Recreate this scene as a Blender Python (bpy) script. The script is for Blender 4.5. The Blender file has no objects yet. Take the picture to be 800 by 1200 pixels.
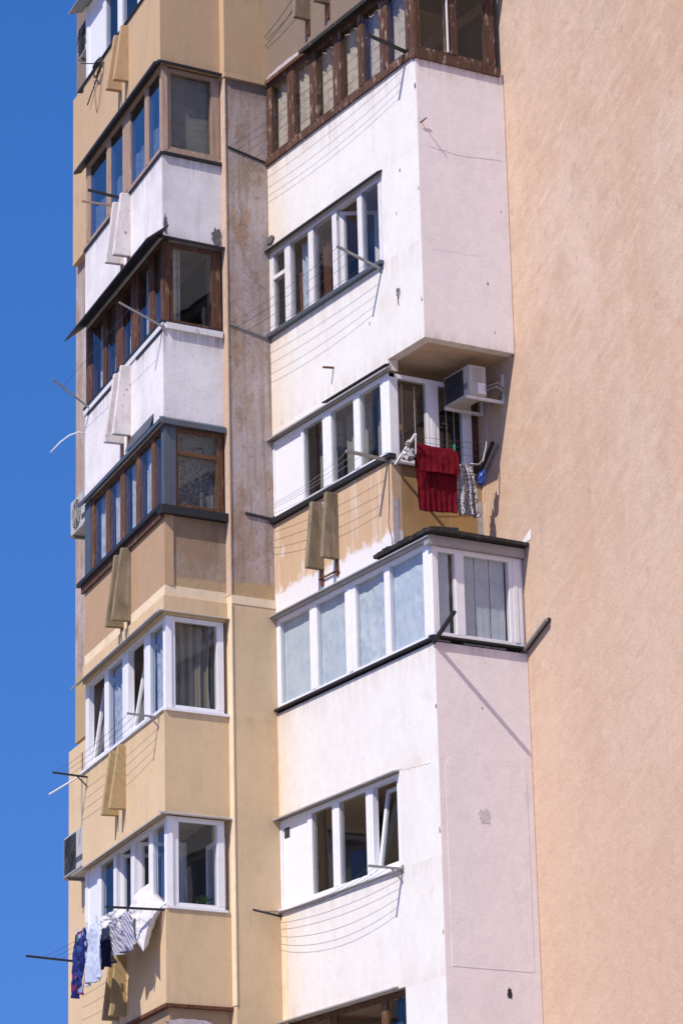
import bpy, bmesh, math, random
from mathutils import Vector, Matrix, noise as mnoise
random.seed(7)
sc = bpy.context.scene
COL = sc.collection
# ------------------------------------------------------------------ materials
def rgb(c): return (c[0], c[1], c[2], 1.0)

class NT:
    def __init__(s, name):
        s.m = bpy.data.materials.new(name); s.m.use_nodes = True
        s.t = s.m.node_tree; s.t.nodes.clear()
        s.out = s.n('ShaderNodeOutputMaterial')
        s.tc = s.n('ShaderNodeTexCoord')
    def n(s, typ, **kw):
        x = s.t.nodes.new(typ)
        for k, v in kw.items(): setattr(x, k, v)
        return x
    def l(s, a, b): s.t.links.new(a, b)
    def coord(s, scale=(1, 1, 1), rot=(0, 0, 0), loc=(0, 0, 0)):
        a = s.n('ShaderNodeMapping'); a.inputs['Rotation'].default_value = rot; a.inputs['Location'].default_value = loc
        s.l(s.tc.outputs['Object'], a.inputs['Vector'])
        b = s.n('ShaderNodeMapping'); b.inputs['Scale'].default_value = scale
        s.l(a.outputs[0], b.inputs['Vector'])
        return b.outputs[0]
    def noise(s, scale=(1, 1, 1), rot=(0, 0, 0), detail=5, rough=.6, loc=(0, 0, 0), dist=0):
        x = s.n('ShaderNodeTexNoise'); x.inputs['Scale'].default_value = 1
        x.inputs['Detail'].default_value = detail; x.inputs['Roughness'].default_value = rough
        x.inputs['Distortion'].default_value = dist
        s.l(s.coord(scale, rot, loc), x.inputs['Vector'])
        return x.outputs['Fac']
    def rng(s, v, lo, hi, a=0.0, b=1.0):
        x = s.n('ShaderNodeMapRange'); x.clamp = True
        x.inputs['From Min'].default_value = lo; x.inputs['From Max'].default_value = hi
        x.inputs['To Min'].default_value = a; x.inputs['To Max'].default_value = b
        s.l(v, x.inputs['Value']); return x.outputs['Result']
    def math(s, op, a, b):
        x = s.n('ShaderNodeMath', operation=op)
        for i, v in enumerate((a, b)):
            if isinstance(v, (int, float)): x.inputs[i].default_value = v
            else: s.l(v, x.inputs[i])
        return x.outputs[0]
    def mix(s, fac, a, b):
        x = s.n('ShaderNodeMix', data_type='RGBA')
        ins = [i for i in x.inputs if i.type == 'RGBA']
        if isinstance(fac, (int, float)): x.inputs[0].default_value = fac
        else: s.l(fac, x.inputs[0])
        for i, v in zip(ins, (a, b)):
            if isinstance(v, tuple): i.default_value = rgb(v)
            else: s.l(v, i)
        return [o for o in x.outputs if o.type == 'RGBA'][0]
    def axis(s, ax):
        x = s.n('ShaderNodeSeparateXYZ'); s.l(s.tc.outputs['Object'], x.inputs[0]); return x.outputs[ax]
    def bsdf(s, col, rough=.85, metal=0.0, bump=None, bstr=.3, bdist=.01, spec=.3):
        p = s.n('ShaderNodeBsdfPrincipled')
        if isinstance(col, tuple): p.inputs['Base Color'].default_value = rgb(col)
        else: s.l(col, p.inputs['Base Color'])
        if isinstance(rough, (int, float)): p.inputs['Roughness'].default_value = rough
        else: s.l(rough, p.inputs['Roughness'])
        p.inputs['Metallic'].default_value = metal
        p.inputs['Specular IOR Level'].default_value = spec
        if bump is not None:
            b = s.n('ShaderNodeBump'); b.inputs['Strength'].default_value = bstr; b.inputs['Distance'].default_value = bdist
            s.l(bump, b.inputs['Height']); s.l(b.outputs[0], p.inputs['Normal'])
        s.l(p.outputs[0], s.out.inputs['Surface'])
        return p

def layered(name, base, layers, rough=.88, bscale=40, bstr=.35, bdist=.006, metal=0, spec=.25, pos=(), grain=.055, drips=()):
    """layers: (scale, rot, detail, lo, hi, colour, strength); pos: (axis, lo, hi, wobble, colour) paint areas."""
    t = NT(name); c = base
    for i, (s_, r_, d_, lo, hi, col, st) in enumerate(layers):
        f = t.rng(t.noise(s_, r_, d_, .62, (i * 3.7, i * 1.9, i * 5.1)), lo, hi, 0, st)
        c = t.mix(f, c, col)
    for i, (ax, lo, hi, wob, col) in enumerate(pos):
        n = t.noise((7, 7, 7), (0, 0, 0), 4, .6, (i, 2 * i, 0))
        a = t.math('ADD', t.axis(ax), t.math('MULTIPLY', t.math('SUBTRACT', n, .5), wob))
        c = t.mix(t.rng(a, lo, hi), c, col)
    for i, (zt, ln, st, col, sx) in enumerate(drips):   # rain streaks hanging from an edge at height zt (ln < 0: grime rising from it)
        n = t.rng(t.noise((sx, sx, .35), (0, 0, 0), 5, .7, (i * 2.3, i * 4.1, 0)), .42, .66)
        z = t.axis(2); e = t.math('ADD', z, t.math('MULTIPLY', t.math('SUBTRACT', t.noise((4, 4, .5), (0, 0, 0), 4, .6, (i, 0, 0)), .5), abs(ln) * .9))
        k = t.rng(e, zt - ln, zt, 0, 1); k = t.math('MULTIPLY', k, k)
        inside = t.math('LESS_THAN', z, zt + .01) if ln > 0 else t.math('GREATER_THAN', z, zt - .01)
        c = t.mix(t.math('MULTIPLY', t.math('MULTIPLY', n, k), t.math('MULTIPLY', inside, st)), c, col)
    if grain:
        g1 = t.rng(t.noise((38, 38, 30), (0, 0, 0), 3, .7), .3, .7, 1 - grain, 1 + grain)
        g2 = t.rng(t.noise((7, 7, 5), (0, 0, 0), 6, .7), .3, .7, 1 - grain * .7, 1 + grain * .7)
        v = t.n('ShaderNodeVectorMath', operation='SCALE'); t.l(t.math('MULTIPLY', g1, g2), v.inputs['Scale'])
        if isinstance(c, tuple): v.inputs[0].default_value = c
        else: t.l(c, v.inputs[0])
        c = v.outputs[0]
    b1 = t.noise((bscale, bscale, bscale), (0, 0, 0), 5, .65)
    b2 = t.noise((6, 6, 6), (0, 0, 0), 3, .5)
    h = t.math('ADD', b1, t.math('MULTIPLY', b2, 1.6))
    t.bsdf(c, rough, metal, h, bstr, bdist, spec)
    return t.m

M = {}
R45 = (math.radians(40), 0, 0)
V3 = lambda s, z: (s, s, z)
M['white'] = layered('white_plaster', (.68, .655, .61), [
    (V3(1.1, .8), (0, 0, 0), 5, .45, .75, (.62, .585, .54), .85),
    (V3(5, .7), (0, 0, 0), 6, .56, .80, (.58, .48, .45), .4),
    (V3(3, 3), (0, 0, 0), 8, .5, .62, (.63, .605, .56), .5),
    (V3(2.2, 1.4), (0, 0, 0), 6, .62, .72, (.60, .50, .41), .45),
    (V3(24, 18), (0, 0, 0), 2, .745, .77, (.16, .13, .11), .8)], bscale=30, drips=[(21.06, .7, .6, (.36, .26, .20), 9), (18.35, .5, .55, (.40, .31, .25), 11), (12.79, .6, .6, (.42, .33, .28), 9), (9.97, .5, .45, (.42, .34, .29), 10), (16.95, -.35, .5, (.45, .34, .26), 5), (8.46, -.5, .45, (.52, .38, .27), 4), (11.26, -.35, .5, (.56, .43, .31), 5), (19.72, -.3, .3, (.5, .4, .33), 6)],
    pos=[(1, -.75, -.12, .9, (.64, .555, .455))])
M['pink'] = layered('pinkish_plaster', (.78, .70, .665), [  # white plaster again for the end faces, their pinkish light put into the colour
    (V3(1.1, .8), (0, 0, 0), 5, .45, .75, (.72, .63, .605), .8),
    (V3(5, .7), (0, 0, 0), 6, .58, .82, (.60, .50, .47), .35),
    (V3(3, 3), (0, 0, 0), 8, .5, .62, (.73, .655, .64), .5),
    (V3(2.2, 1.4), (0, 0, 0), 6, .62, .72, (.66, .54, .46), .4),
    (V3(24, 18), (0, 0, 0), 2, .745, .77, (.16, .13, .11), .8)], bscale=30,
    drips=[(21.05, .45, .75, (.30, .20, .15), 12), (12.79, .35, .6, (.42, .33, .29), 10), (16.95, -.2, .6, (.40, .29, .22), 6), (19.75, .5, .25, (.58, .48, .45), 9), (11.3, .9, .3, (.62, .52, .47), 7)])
M['white_stained'] = layered('white_plaster_stained', (.70, .67, .66), [
    (V3(1.4, 1.0), (0, 0, 0), 6, .45, .72, (.55, .49, .50), .8),
    (V3(3, 3), (0, 0, 0), 8, .5, .62, (.62, .585, .575), .6),
    (V3(5, .6), (0, 0, 0), 6, .56, .78, (.42, .36, .33), .5),
    (V3(20, 16), (0, 0, 0), 2, .72, .75, (.12, .1, .09), .8)], bscale=30,
    drips=[(20.98, .5, .75, (.25, .20, .18), 11), (18.25, .5, .75, (.27, .22, .19), 11), (19.66, -.35, .55, (.34, .28, .25), 6), (16.86, -.3, .5, (.36, .30, .27), 6)])
M['tan'] = layered('tan_render', (.60, .44, .265), [
    (V3(1.0, .7), (0, 0, 0), 4, .4, .75, (.54, .39, .23), .7),
    (V3(3, 1.2), (0, 0, 0), 6, .54, .8, (.46, .33, .195), .45),
    (V3(4, .25), (0, 0, 0), 5, .6, .75, (.65, .50, .32), .4)], bscale=70, bstr=.25,
    drips=[(12.66, .5, .5, (.36, .25, .14), 10), (9.92, .45, .5, (.36, .25, .14), 10), (11.24, -.25, .35, (.40, .29, .17), 6), (8.65, -.3, .4, (.36, .26, .16), 6), (14.28, 1.2, .35, (.40, .29, .17), 8)])
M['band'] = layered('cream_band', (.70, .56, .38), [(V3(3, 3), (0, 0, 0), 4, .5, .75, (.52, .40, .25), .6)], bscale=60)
M['peach'] = layered('peach_render', (.48, .335, .20), [
    (V3(1.2, .8), (0, 0, 0), 4, .4, .75, (.43, .29, .165), .6),
    (V3(3, .8), (0, 0, 0), 6, .55, .8, (.38, .25, .145), .4)], bscale=70, bstr=.25,
    drips=[(23.78, .5, .4, (.28, .19, .11), 10), (22.42, -.35, .5, (.30, .20, .12), 6), (26, 3.0, .35, (.33, .22, .13), 6)])
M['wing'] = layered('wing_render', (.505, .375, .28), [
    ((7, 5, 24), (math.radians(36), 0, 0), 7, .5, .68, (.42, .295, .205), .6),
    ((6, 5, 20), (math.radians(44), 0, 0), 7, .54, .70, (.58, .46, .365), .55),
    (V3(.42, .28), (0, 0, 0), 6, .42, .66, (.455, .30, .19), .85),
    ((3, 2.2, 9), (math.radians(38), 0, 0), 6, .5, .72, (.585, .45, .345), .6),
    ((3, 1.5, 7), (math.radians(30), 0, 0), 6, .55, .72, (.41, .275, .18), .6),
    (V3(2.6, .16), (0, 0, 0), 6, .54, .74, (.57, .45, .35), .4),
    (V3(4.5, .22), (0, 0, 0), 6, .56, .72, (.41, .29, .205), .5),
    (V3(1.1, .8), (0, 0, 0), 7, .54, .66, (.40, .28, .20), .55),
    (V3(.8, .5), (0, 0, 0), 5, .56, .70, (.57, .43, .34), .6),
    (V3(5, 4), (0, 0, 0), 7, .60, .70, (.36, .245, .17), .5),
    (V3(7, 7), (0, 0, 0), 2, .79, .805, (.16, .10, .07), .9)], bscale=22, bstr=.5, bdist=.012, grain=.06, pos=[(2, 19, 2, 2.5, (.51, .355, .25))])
M['raw'] = layered('raw_concrete', (.35, .265, .215), [
    (V3(1.6, .9), (0, 0, 0), 6, .42, .62, (.43, .365, .35), .9),
    (V3(2.3, 1.2), (0, 0, 0), 6, .55, .66, (.31, .195, .115), .85),
    (V3(9, .5), (0, 0, 0), 5, .48, .66, (.24, .175, .13), .75),
    (V3(3, 2), (0, 0, 0), 8, .55, .63, (.25, .165, .10), .6),
    (V3(12, 10), (0, 0, 0), 8, .58, .68, (.17, .125, .10), .55),
    (V3(5, 4), (0, 0, 0), 6, .6, .68, (.25, .19, .15), .6)], bscale=28, bstr=.55, bdist=.01,
    pos=[(2, 14.66, 14.58, .25, (.40, .28, .15)), (2, 21.95, 22.25, .5, (.20, .15, .11))])
M['brown'] = layered('brown_concrete', (.27, .185, .115), [
    (V3(1.5, .9), (0, 0, 0), 6, .45, .65, (.36, .30, .25), .8),
    (V3(7, .7), (0, 0, 0), 5, .5, .72, (.19, .125, .08), .7),
    (V3(30, 30), (0, 0, 0), 2, .68, .72, (.14, .10, .07), .7)], bscale=50, bstr=.5, bdist=.01,
    pos=[(2, 14.62, 14.56, .15, (.40, .29, .16)), (0, -1.52, -1.58, .12, (.40, .35, .33))])
M['tanL'] = layered('tan_concrete', (.40, .265, .155), [
    (V3(1.2, .8), (0, 0, 0), 6, .45, .7, (.35, .225, .13), .7),
    (V3(28, 28), (0, 0, 0), 2, .70, .73, (.18, .11, .07), .7)], bscale=60, bstr=.4)
M['ochre'] = layered('ochre_parapet', (.50, .35, .215), [
    (V3(1.3, .8), (0, 0, 0), 6, .45, .65, (.47, .31, .18), .85),
    (V3(8, .5), (0, 0, 0), 5, .52, .7, (.64, .54, .46), .6),
    (V3(2.6, 1.6), (0, 0, 0), 6, .6, .7, (.66, .60, .56), .7)], bscale=40, bstr=.4,
    pos=[(2, 14.56, 14.46, .45, (.66, .63, .62))])
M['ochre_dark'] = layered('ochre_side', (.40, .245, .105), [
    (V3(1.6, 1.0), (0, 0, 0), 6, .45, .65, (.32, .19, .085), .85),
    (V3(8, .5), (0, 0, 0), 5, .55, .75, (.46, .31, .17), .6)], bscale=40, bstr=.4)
M['fin'] = layered('fin_concrete', (.23, .175, .108), [
    (V3(5, 2), (0, 0, 0), 6, .45, .65, (.13, .10, .062), .9),
    (V3(10, 1), (0, 0, 0), 5, .55, .7, (.34, .29, .23), .6)], bscale=60, bstr=.5)
M['finW'] = layered('fin_white', (.60, .55, .53), [
    (V3(6, 2), (0, 0, 0), 6, .5, .7, (.40, .35, .32), .8),
    (V3(16, 8), (0, 0, 0), 3, .66, .7, (.12, .1, .09), .8)], bscale=50, bstr=.5)
M['fin_peach'] = layered('fin_peach', (.42, .285, .16), [(V3(7, 3), (0, 0, 0), 6, .5, .7, (.38, .23, .12), .8)], bscale=80, bstr=.8)
M['fin_tan'] = layered('fin_tan', (.38, .275, .14), [(V3(7, 3), (0, 0, 0), 6, .5, .7, (.33, .22, .10), .8)], bscale=80, bstr=.8)
def wood(name, a, b, c, peel):
    return layered(name, a, [
        (V3(40, 2.5), (0, 0, 0), 5, .42, .68, b, .9),
        (V3(14, 5), (0, 0, 0), 6, .56, .66, c, peel)], rough=.7, bscale=60, bstr=.5)
M['wood'] = wood('brown_wood', (.115, .052, .027), (.045, .021, .013), (.24, .16, .12), .6)
M['wood_red'] = wood('peeling_wood', (.105, .050, .031), (.035, .019, .014), (.40, .30, .24), .75)
M['wood_orange'] = wood('orange_wood', (.135, .064, .031), (.055, .026, .015), (.30, .19, .12), .5)
M['wood_beige'] = wood('beige_wood', (.36, .25, .185), (.26, .165, .115), (.46, .36, .29), .5)
M['wood_white'] = layered('white_painted_wood', (.62, .60, .60), [
    (V3(20, 3), (0, 0, 0), 5, .52, .7, (.42, .39, .37), .7), (V3(20, 9), (0, 0, 0), 5, .64, .7, (.16, .11, .085), .8)], rough=.6)
def plain(name, col, rough=.5, metal=0.0, var=.25, spec=.4, sc_=(8, 8, 8)):
    d = tuple(x * .7 for x in col)
    return layered(name, col, [(sc_, (0, 0, 0), 5, .4, .75, d, var * 2)], rough=rough, metal=metal, bscale=20, bstr=.08, spec=spec, grain=.04)
M['upvc'] = plain('white_upvc', (.74, .73, .74), .35, var=.12, spec=.5)
M['panelw'] = plain('white_panel', (.72, .71, .72), .4, var=.08)
M['greymetal'] = plain('grey_blue_metal', (.085, .10, .125), .5, .2)
M['darkmetal'] = plain('dark_metal', (.022, .022, .025), .55, .2)
M['lightmetal'] = plain('weathered_metal', (.30, .29, .28), .5, .5, .4)
M['galv'] = plain('galvanised_sheet', (.38, .37, .36), .5, .3, .4, sc_=(3, 3, 12))
M['whiterod'] = plain('white_rod', (.68, .66, .64), .5)
M['wire'] = plain('clothes_wire', (.06, .055, .055), .6)
M['wirelight'] = plain('pale_wire', (.30, .28, .27), .6)
M['rubber'] = plain('black_rubber', (.018, .018, .02), .6)
M['bitumen'] = layered('bitumen_sheet', (.03, .029, .028), [(V3(8, 8), (0, 0, 0), 5, .55, .7, (.12, .105, .095), .7)], bscale=30, bstr=.9, bdist=.02)
M['dark_in'] = plain('dark_interior', (.045, .039, .034), .9)  # kept near black: the shade of the rooms is put into the colour
M['slab'] = layered('slab_concrete', (.42, .34, .28), [(V3(2, 2), (0, 0, 0), 5, .45, .7, (.30, .22, .17), .8)])
M['soffit'] = layered('soffit_render', (.50, .36, .25), [(V3(2, 2), (0, 0, 0), 5, .45, .7, (.40, .28, .19), .8)])
M['rust'] = layered('rusty_iron', (.14, .05, .025), [(V3(12, 12), (0, 0, 0), 5, .45, .65, (.05, .025, .018), .8)], bscale=40, bstr=.8)
M['mortar'] = layered('grey_mortar', (.14, .13, .125), [(V3(15, 15), (0, 0, 0), 5, .45, .65, (.08, .07, .07), .8)], bscale=40, bstr=1, bdist=.02)
M['repair'] = layered('grey_repair', (.46, .41, .42), [(V3(15, 15), (0, 0, 0), 5, .45, .65, (.36, .31, .31), .8)], bscale=40, bstr=.8)
M['repair_pink'] = layered('pale_repair', (.60, .53, .535), [(V3(15, 15), (0, 0, 0), 5, .45, .65, (.50, .44, .45), .8)], bscale=40, bstr=.8)
M['ac_white'] = plain('ac_casing', (.44, .42, .375), .45, var=.2)
M['ac_dark'] = plain('ac_grille', (.03, .03, .032), .6)
M['plastic_blue'] = plain('blue_plastic', (.02, .06, .26), .35)
M['plastic_green'] = plain('green_plastic', (.02, .35, .2), .35)
M['plastic_orange'] = plain('orange_plastic', (.4, .1, .03), .5)
M['note'] = plain('paper_note', (.6, .36, .12), .7)
M['asphalt'] = layered('paving', (.30, .28, .26), [(V3(.3, .3), (0, 0, 0), 5, .4, .7, (.24, .22, .20), .8)], bscale=20)  # unseen ground, tone lightened to bounce light up the facades
M['roofing'] = plain('roofing_felt', (.06, .06, .06), .9)
M['leaf'] = plain('leaf', (.03, .08, .02), .5)

def cloth_mat(name, col, col2=None, scale=(30, 30, 30), lo=.5, hi=.55, transl=.25, rough=.9):
    t = NT(name)
    c = t.mix(t.rng(t.noise(scale, (0, 0, 0), 3), lo, hi), col, col2 or tuple(x * .85 for x in col))
    p = t.bsdf(c, rough, 0, t.noise((160, 160, 160), (0, 0, 0), 3), .25, .003, .15)
    tr = t.n('ShaderNodeBsdfTranslucent'); t.l(c, tr.inputs[0])
    mx = t.n('ShaderNodeMixShader'); mx.inputs[0].default_value = transl
    t.l(p.outputs[0], mx.inputs[1]); t.l(tr.outputs[0], mx.inputs[2]); t.l(mx.outputs[0], t.out.inputs['Surface'])
    return t.m
M['c_white'] = cloth_mat('white_cloth', (.74, .72, .72))
M['c_cream'] = cloth_mat('cream_net', (.62, .53, .45), (.50, .42, .35), (3, 3, 12))
M['c_lace'] = cloth_mat('lace', (.62, .66, .76), (.40, .44, .54), (14, 14, 8), .42, .62)
M['c_lace_grey'] = cloth_mat('grey_lace', (.30, .285, .27), (.15, .14, .135), (26, 26, 20), .45, .58)
M['c_film'] = cloth_mat('pale_blue_film', (.72, .78, .86), (.58, .67, .78), (5, 5, 4), .4, .65)
M['c_grey'] = cloth_mat('grey_blind', (.32, .31, .285), (.27, .26, .24), (2, 2, 40), .45, .6)
M['c_red'] = cloth_mat('wine_towel', (.16, .006, .014), (.11, .004, .010), (9, 9, 3), .4, .6, .1, 1.0)
M['c_print'] = cloth_mat('speckled_print', (.62, .57, .54), (.10, .08, .08), (60, 60, 45), .50, .54)
M['c_pale'] = cloth_mat('pale_blue_cotton', (.56, .62, .76))
M['c_navy'] = cloth_mat('navy_cotton', (.035, .045, .10))
M['c_yellow'] = cloth_mat('yellow_blind', (.36, .27, .15), (.30, .22, .12), (2, 2, 50), .45, .6)
M['c_rustcurtain'] = cloth_mat('brown_curtain', (.16, .07, .05), (.11, .05, .035), (3, 3, 3))
M['c_bluecurtain'] = cloth_mat('blue_curtain', (.04, .09, .14), (.03, .06, .10), (20, 20, 20))
def floral():
    t = NT('floral_cloth')
    v = t.n('ShaderNodeTexVoronoi'); v.inputs['Scale'].default_value = 1
    t.l(t.coord((16, 16, 16)), v.inputs['Vector'])
    r = t.n('ShaderNodeValToRGB'); r.color_ramp.interpolation = 'CONSTANT'
    e = r.color_ramp.elements; e[0].position = 0; e[0].color = (.012, .016, .09, 1); e[1].position = .42; e[1].color = (.02, .03, .15, 1)
    for p_, c_ in ((.60, (.03, .06, .26, 1)), (.70, (.15, .02, .06, 1)), (.78, (.22, .24, .36, 1)), (.84, (.04, .13, .13, 1)), (.90, (.012, .016, .09, 1))):
        q = e.new(p_); q.color = c_
    sp = t.n('ShaderNodeSeparateColor'); t.l(v.outputs['Color'], sp.inputs[0])
    t.l(sp.outputs[0], r.inputs[0]); t.bsdf(r.outputs[0], .9, spec=.1); return t.m
M['c_floral'] = floral()
def stripes(name, a, b, rot, scale, lo=.45, hi=.55, dist=1.2):
    t = NT(name)
    w = t.n('ShaderNodeTexWave'); w.inputs['Scale'].default_value = 1; w.inputs['Distortion'].default_value = dist
    t.l(t.coord(scale, rot), w.inputs['Vector'])
    c = t.mix(t.rng(w.outputs['Fac'], lo, hi), a, b)
    t.bsdf(c, .9, spec=.1); return t.m
M['c_striped'] = stripes('striped_shirt', (.40, .39, .45), (.17, .17, .23), (0, math.radians(20), math.radians(9)), (11, 34, 11))
M['c_stripe_curtain'] = stripes('striped_curtain', (.21, .20, .20), (.20, .165, .11), (0, 0, 0), (2.4, 0.2, .2), .55, .8)

def glass(name, tint, f0=.08, wav=.0035):
    t = NT(name)
    n = t.noise((1.6, 1.6, 1.6), (0, 0, 0), 2)
    b = t.n('ShaderNodeBump'); b.inputs['Strength'].default_value = 1; b.inputs['Distance'].default_value = wav; t.l(n, b.inputs['Height'])
    w = t.n('ShaderNodeLayerWeight'); w.inputs['Blend'].default_value = .5
    f = t.math('ADD', t.math('MULTIPLY', t.math('POWER', w.outputs['Facing'], 5.0), 1 - f0), f0)
    tr = t.n('ShaderNodeBsdfTransparent'); tr.inputs[0].default_value = rgb(tint)
    g = t.n('ShaderNodeBsdfGlossy'); g.inputs['Roughness'].default_value = .015; t.l(b.outputs[0], g.inputs['Normal'])
    mx = t.n('ShaderNodeMixShader'); t.l(f, mx.inputs[0]); t.l(tr.outputs[0], mx.inputs[1]); t.l(g.outputs[0], mx.inputs[2])
    t.l(mx.outputs[0], t.out.inputs['Surface']); return t.m
M['glass'] = glass('window_glass', (.86, .88, .87), .06)
M['glass_thin'] = glass('thin_glass', (.86, .88, .87), .045)
M['glass_mirror'] = glass('reflective_glass', (.62, .66, .70), .38)

# ------------------------------------------------------------------ mesh helpers
ROOTLOC = {}
def add_obj(name, verts, faces, mat, parent=None, loc=None, smooth=False, bevel=0, solid=0, recalc=True):
    root = parent
    while root is not None and root.parent is not None: root = root.parent
    org = Vector(ROOTLOC[root.name]) if root is not None else Vector(loc if loc else (0, 0, 0))
    me = bpy.data.meshes.new(name)
    me.from_pydata([tuple(Vector(v) - org) for v in verts], [], faces)
    me.materials.append(M[mat] if isinstance(mat, str) else mat)
    if recalc:
        bm = bmesh.new(); bm.from_mesh(me); bmesh.ops.recalc_face_normals(bm, faces=bm.faces); bm.to_mesh(me); bm.free()
    if smooth:
        for p in me.polygons: p.use_smooth = True
    o = bpy.data.objects.new(name, me); COL.objects.link(o)
    if parent is not None: o.parent = parent
    else: o.location = org; ROOTLOC[o.name] = tuple(org)
    if bevel:
        b = o.modifiers.new('bevel', 'BEVEL'); b.width = bevel; b.segments = 2; b.limit_method = 'ANGLE'
    if solid:
        b = o.modifiers.new('solid', 'SOLIDIFY'); b.thickness = solid; b.offset = 0
    return o
def tag(o, label=None, cat=None, group=None, kind=None):
    if label: o['label'] = label
    if cat: o['category'] = cat
    if group: o['group'] = group
    if kind: o['kind'] = kind
    return o
def thing(name, label, cat, loc, group=None):
    o = bpy.data.objects.new(name, None); COL.objects.link(o); o.location = loc; o.empty_display_size = .2
    ROOTLOC[o.name] = tuple(loc); return tag(o, label, cat, group)

class Mesh:
    def __init__(s): s.v = []; s.f = []
    def hexa(s, p):                       # 8 corners: bottom ring 0-3, top ring 4-7
        b = len(s.v); s.v += [tuple(x) for x in p]
        s.f += [tuple(b + i for i in q) for q in ((0, 1, 2, 3), (7, 6, 5, 4), (0, 4, 5, 1), (1, 5, 6, 2), (2, 6, 7, 3), (3, 7, 4, 0))]
        return s
    def box(s, F, a0, a1, z0, z1, d0, d1):
        P = F.P
        return s.hexa([P(a0, z0, d0), P(a1, z0, d0), P(a1, z0, d1), P(a0, z0, d1), P(a0, z1, d0), P(a1, z1, d0), P(a1, z1, d1), P(a0, z1, d1)])
    def prism(s, pts, z0, z1):
        b = len(s.v); n = len(pts)
        s.v += [(x, y, z0) for x, y in pts] + [(x, y, z1) for x, y in pts]
        s.f += [tuple(b + i for i in range(n)), tuple(b + n + i for i in reversed(range(n)))]
        s.f += [(b + i, b + (i + 1) % n, b + n + (i + 1) % n, b + n + i) for i in range(n)]
        return s
    def quad(s, *p):
        b = len(s.v); s.v += [tuple(x) for x in p]; s.f.append(tuple(range(b, b + len(p)))); return s
    def tube(s, pts, r, n=6, r2=None):
        pts = [Vector(p) for p in pts]; rings = []
        for i, p in enumerate(pts):
            t = (pts[min(i + 1, len(pts) - 1)] - pts[max(i - 1, 0)]).normalized()
            u = t.cross(Vector((0, 0, 1)))
            if u.length < 1e-3: u = t.cross(Vector((1, 0, 0)))
            u.normalize(); w = t.cross(u)
            rr = r if r2 is None else r + (r2 - r) * i / (len(pts) - 1)
            rings.append([p + (u * math.cos(2 * math.pi * k / n) + w * math.sin(2 * math.pi * k / n)) * rr for k in range(n)])
        b = len(s.v)
        for rg in rings: s.v += [tuple(x) for x in rg]
        for i in range(len(pts) - 1):
            for k in range(n):
                s.f.append((b + i * n + k, b + i * n + (k + 1) % n, b + (i + 1) * n + (k + 1) % n, b + (i + 1) * n + k))
        s.f.append(tuple(b + k for k in reversed(range(n)))); e = b + (len(pts) - 1) * n
        s.f.append(tuple(e + k for k in range(n))); return s
    def bar(s, p, q, w, h=None):
        p, q = Vector(p), Vector(q); t = (q - p).normalized(); u = t.cross(Vector((0, 0, 1))).normalized() * w / 2
        v = t.cross(u).normalized() * (h or w) / 2
        return s.hexa([p - u - v, p + u - v, p + u + v, p - u + v, q - u - v, q + u - v, q + u + v, q - u + v])
    def build(s, name, mat, parent=None, **k): return add_obj(name, s.v, s.f, mat, parent, **k)

class Fac:                               # a facade plane: a along it, z up, d outwards
    def __init__(s, o, du, n): s.o = Vector((*o, 0)); s.du = Vector((*du, 0)); s.n = Vector((*n, 0))
    def P(s, a, z, d=0): p = s.o + s.du * a + s.n * d; return Vector((p.x, p.y, z))
LLx, LLy = .16427647, .98641434
RL = Fac((21.366, 0), (0, 1), (-1, 0))
RR = Fac((0, 33.816), (1, 0), (0, -1))
R3 = Fac((0, 34.75), (1, 0), (0, -1))
ST = Fac((0, 37.99), (1, 0), (0, -1))
LR = Fac((0, 38.09), (1, 0), (0, -1))
class FacL(Fac):                         # the left bay front, measured from a corner reveal 9 cm deep
    def P(s, a, z, d=0): return Fac.P(s, a - .09 * min(1, max(0, a / .5)), z, d)
LF = FacL((19.69, 38.09), (LLx, LLy), (-LLy, LLx))
WL = Fac((22.79, 0), (0, 1), (-1, 0))
XW = 22.79

# ------------------------------------------------------------------ setting
g = Mesh(); g.quad((-300, -300, 0), (400, -300, 0), (400, 400, 0), (-300, 400, 0))
tag(g.build('ground', 'asphalt'), kind='structure')

# ------------------------------------------------------------------ building shell
B = thing('apartment_building', 'weathered concrete apartment tower with mismatched glazed balconies and a plain peach side wall', 'apartment building', (21.366, 38.0, 0))
def lf2(t, d): p = LF.P(t, 0, d); return (p.x, p.y)
TOP = 28.0
def part(m, name, mat, label=None, parent=None, **k):
    o = m.build(name, mat, parent or B, **k)
    if label: o['label'] = label
    return o
# plain wing wall and core
part(Mesh().prism([(XW, 16), (36, 16), (36, 48), (23.2, 48), (23.2, 38.62), (XW, 38.62)], 0, TOP), 'side_wall', 'wing', 'blank peach rendered side wall')
q0, q1 = lf2(-.20, -.93), lf2(6.6, -.93)
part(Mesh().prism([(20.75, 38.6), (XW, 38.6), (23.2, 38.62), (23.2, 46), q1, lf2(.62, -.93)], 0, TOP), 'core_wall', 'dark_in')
# inner wall of the wide loggias
part(Mesh().box(WL, 34.9, 37.95, 17.2, 22.2, .004, .05).box(WL, 34.9, 37.95, 8.7, 14.0, .004, .05).box(WL, 34.9, 37.95, 14.4, 16.7, .004, .05).box(WL, 33.98, 34.9, 17.2, 22.2, .004, .05).box(WL, 33.98, 34.9, 8.7, 14.0, .004, .05), 'loggia_inner_wall', 'dark_in')
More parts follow.
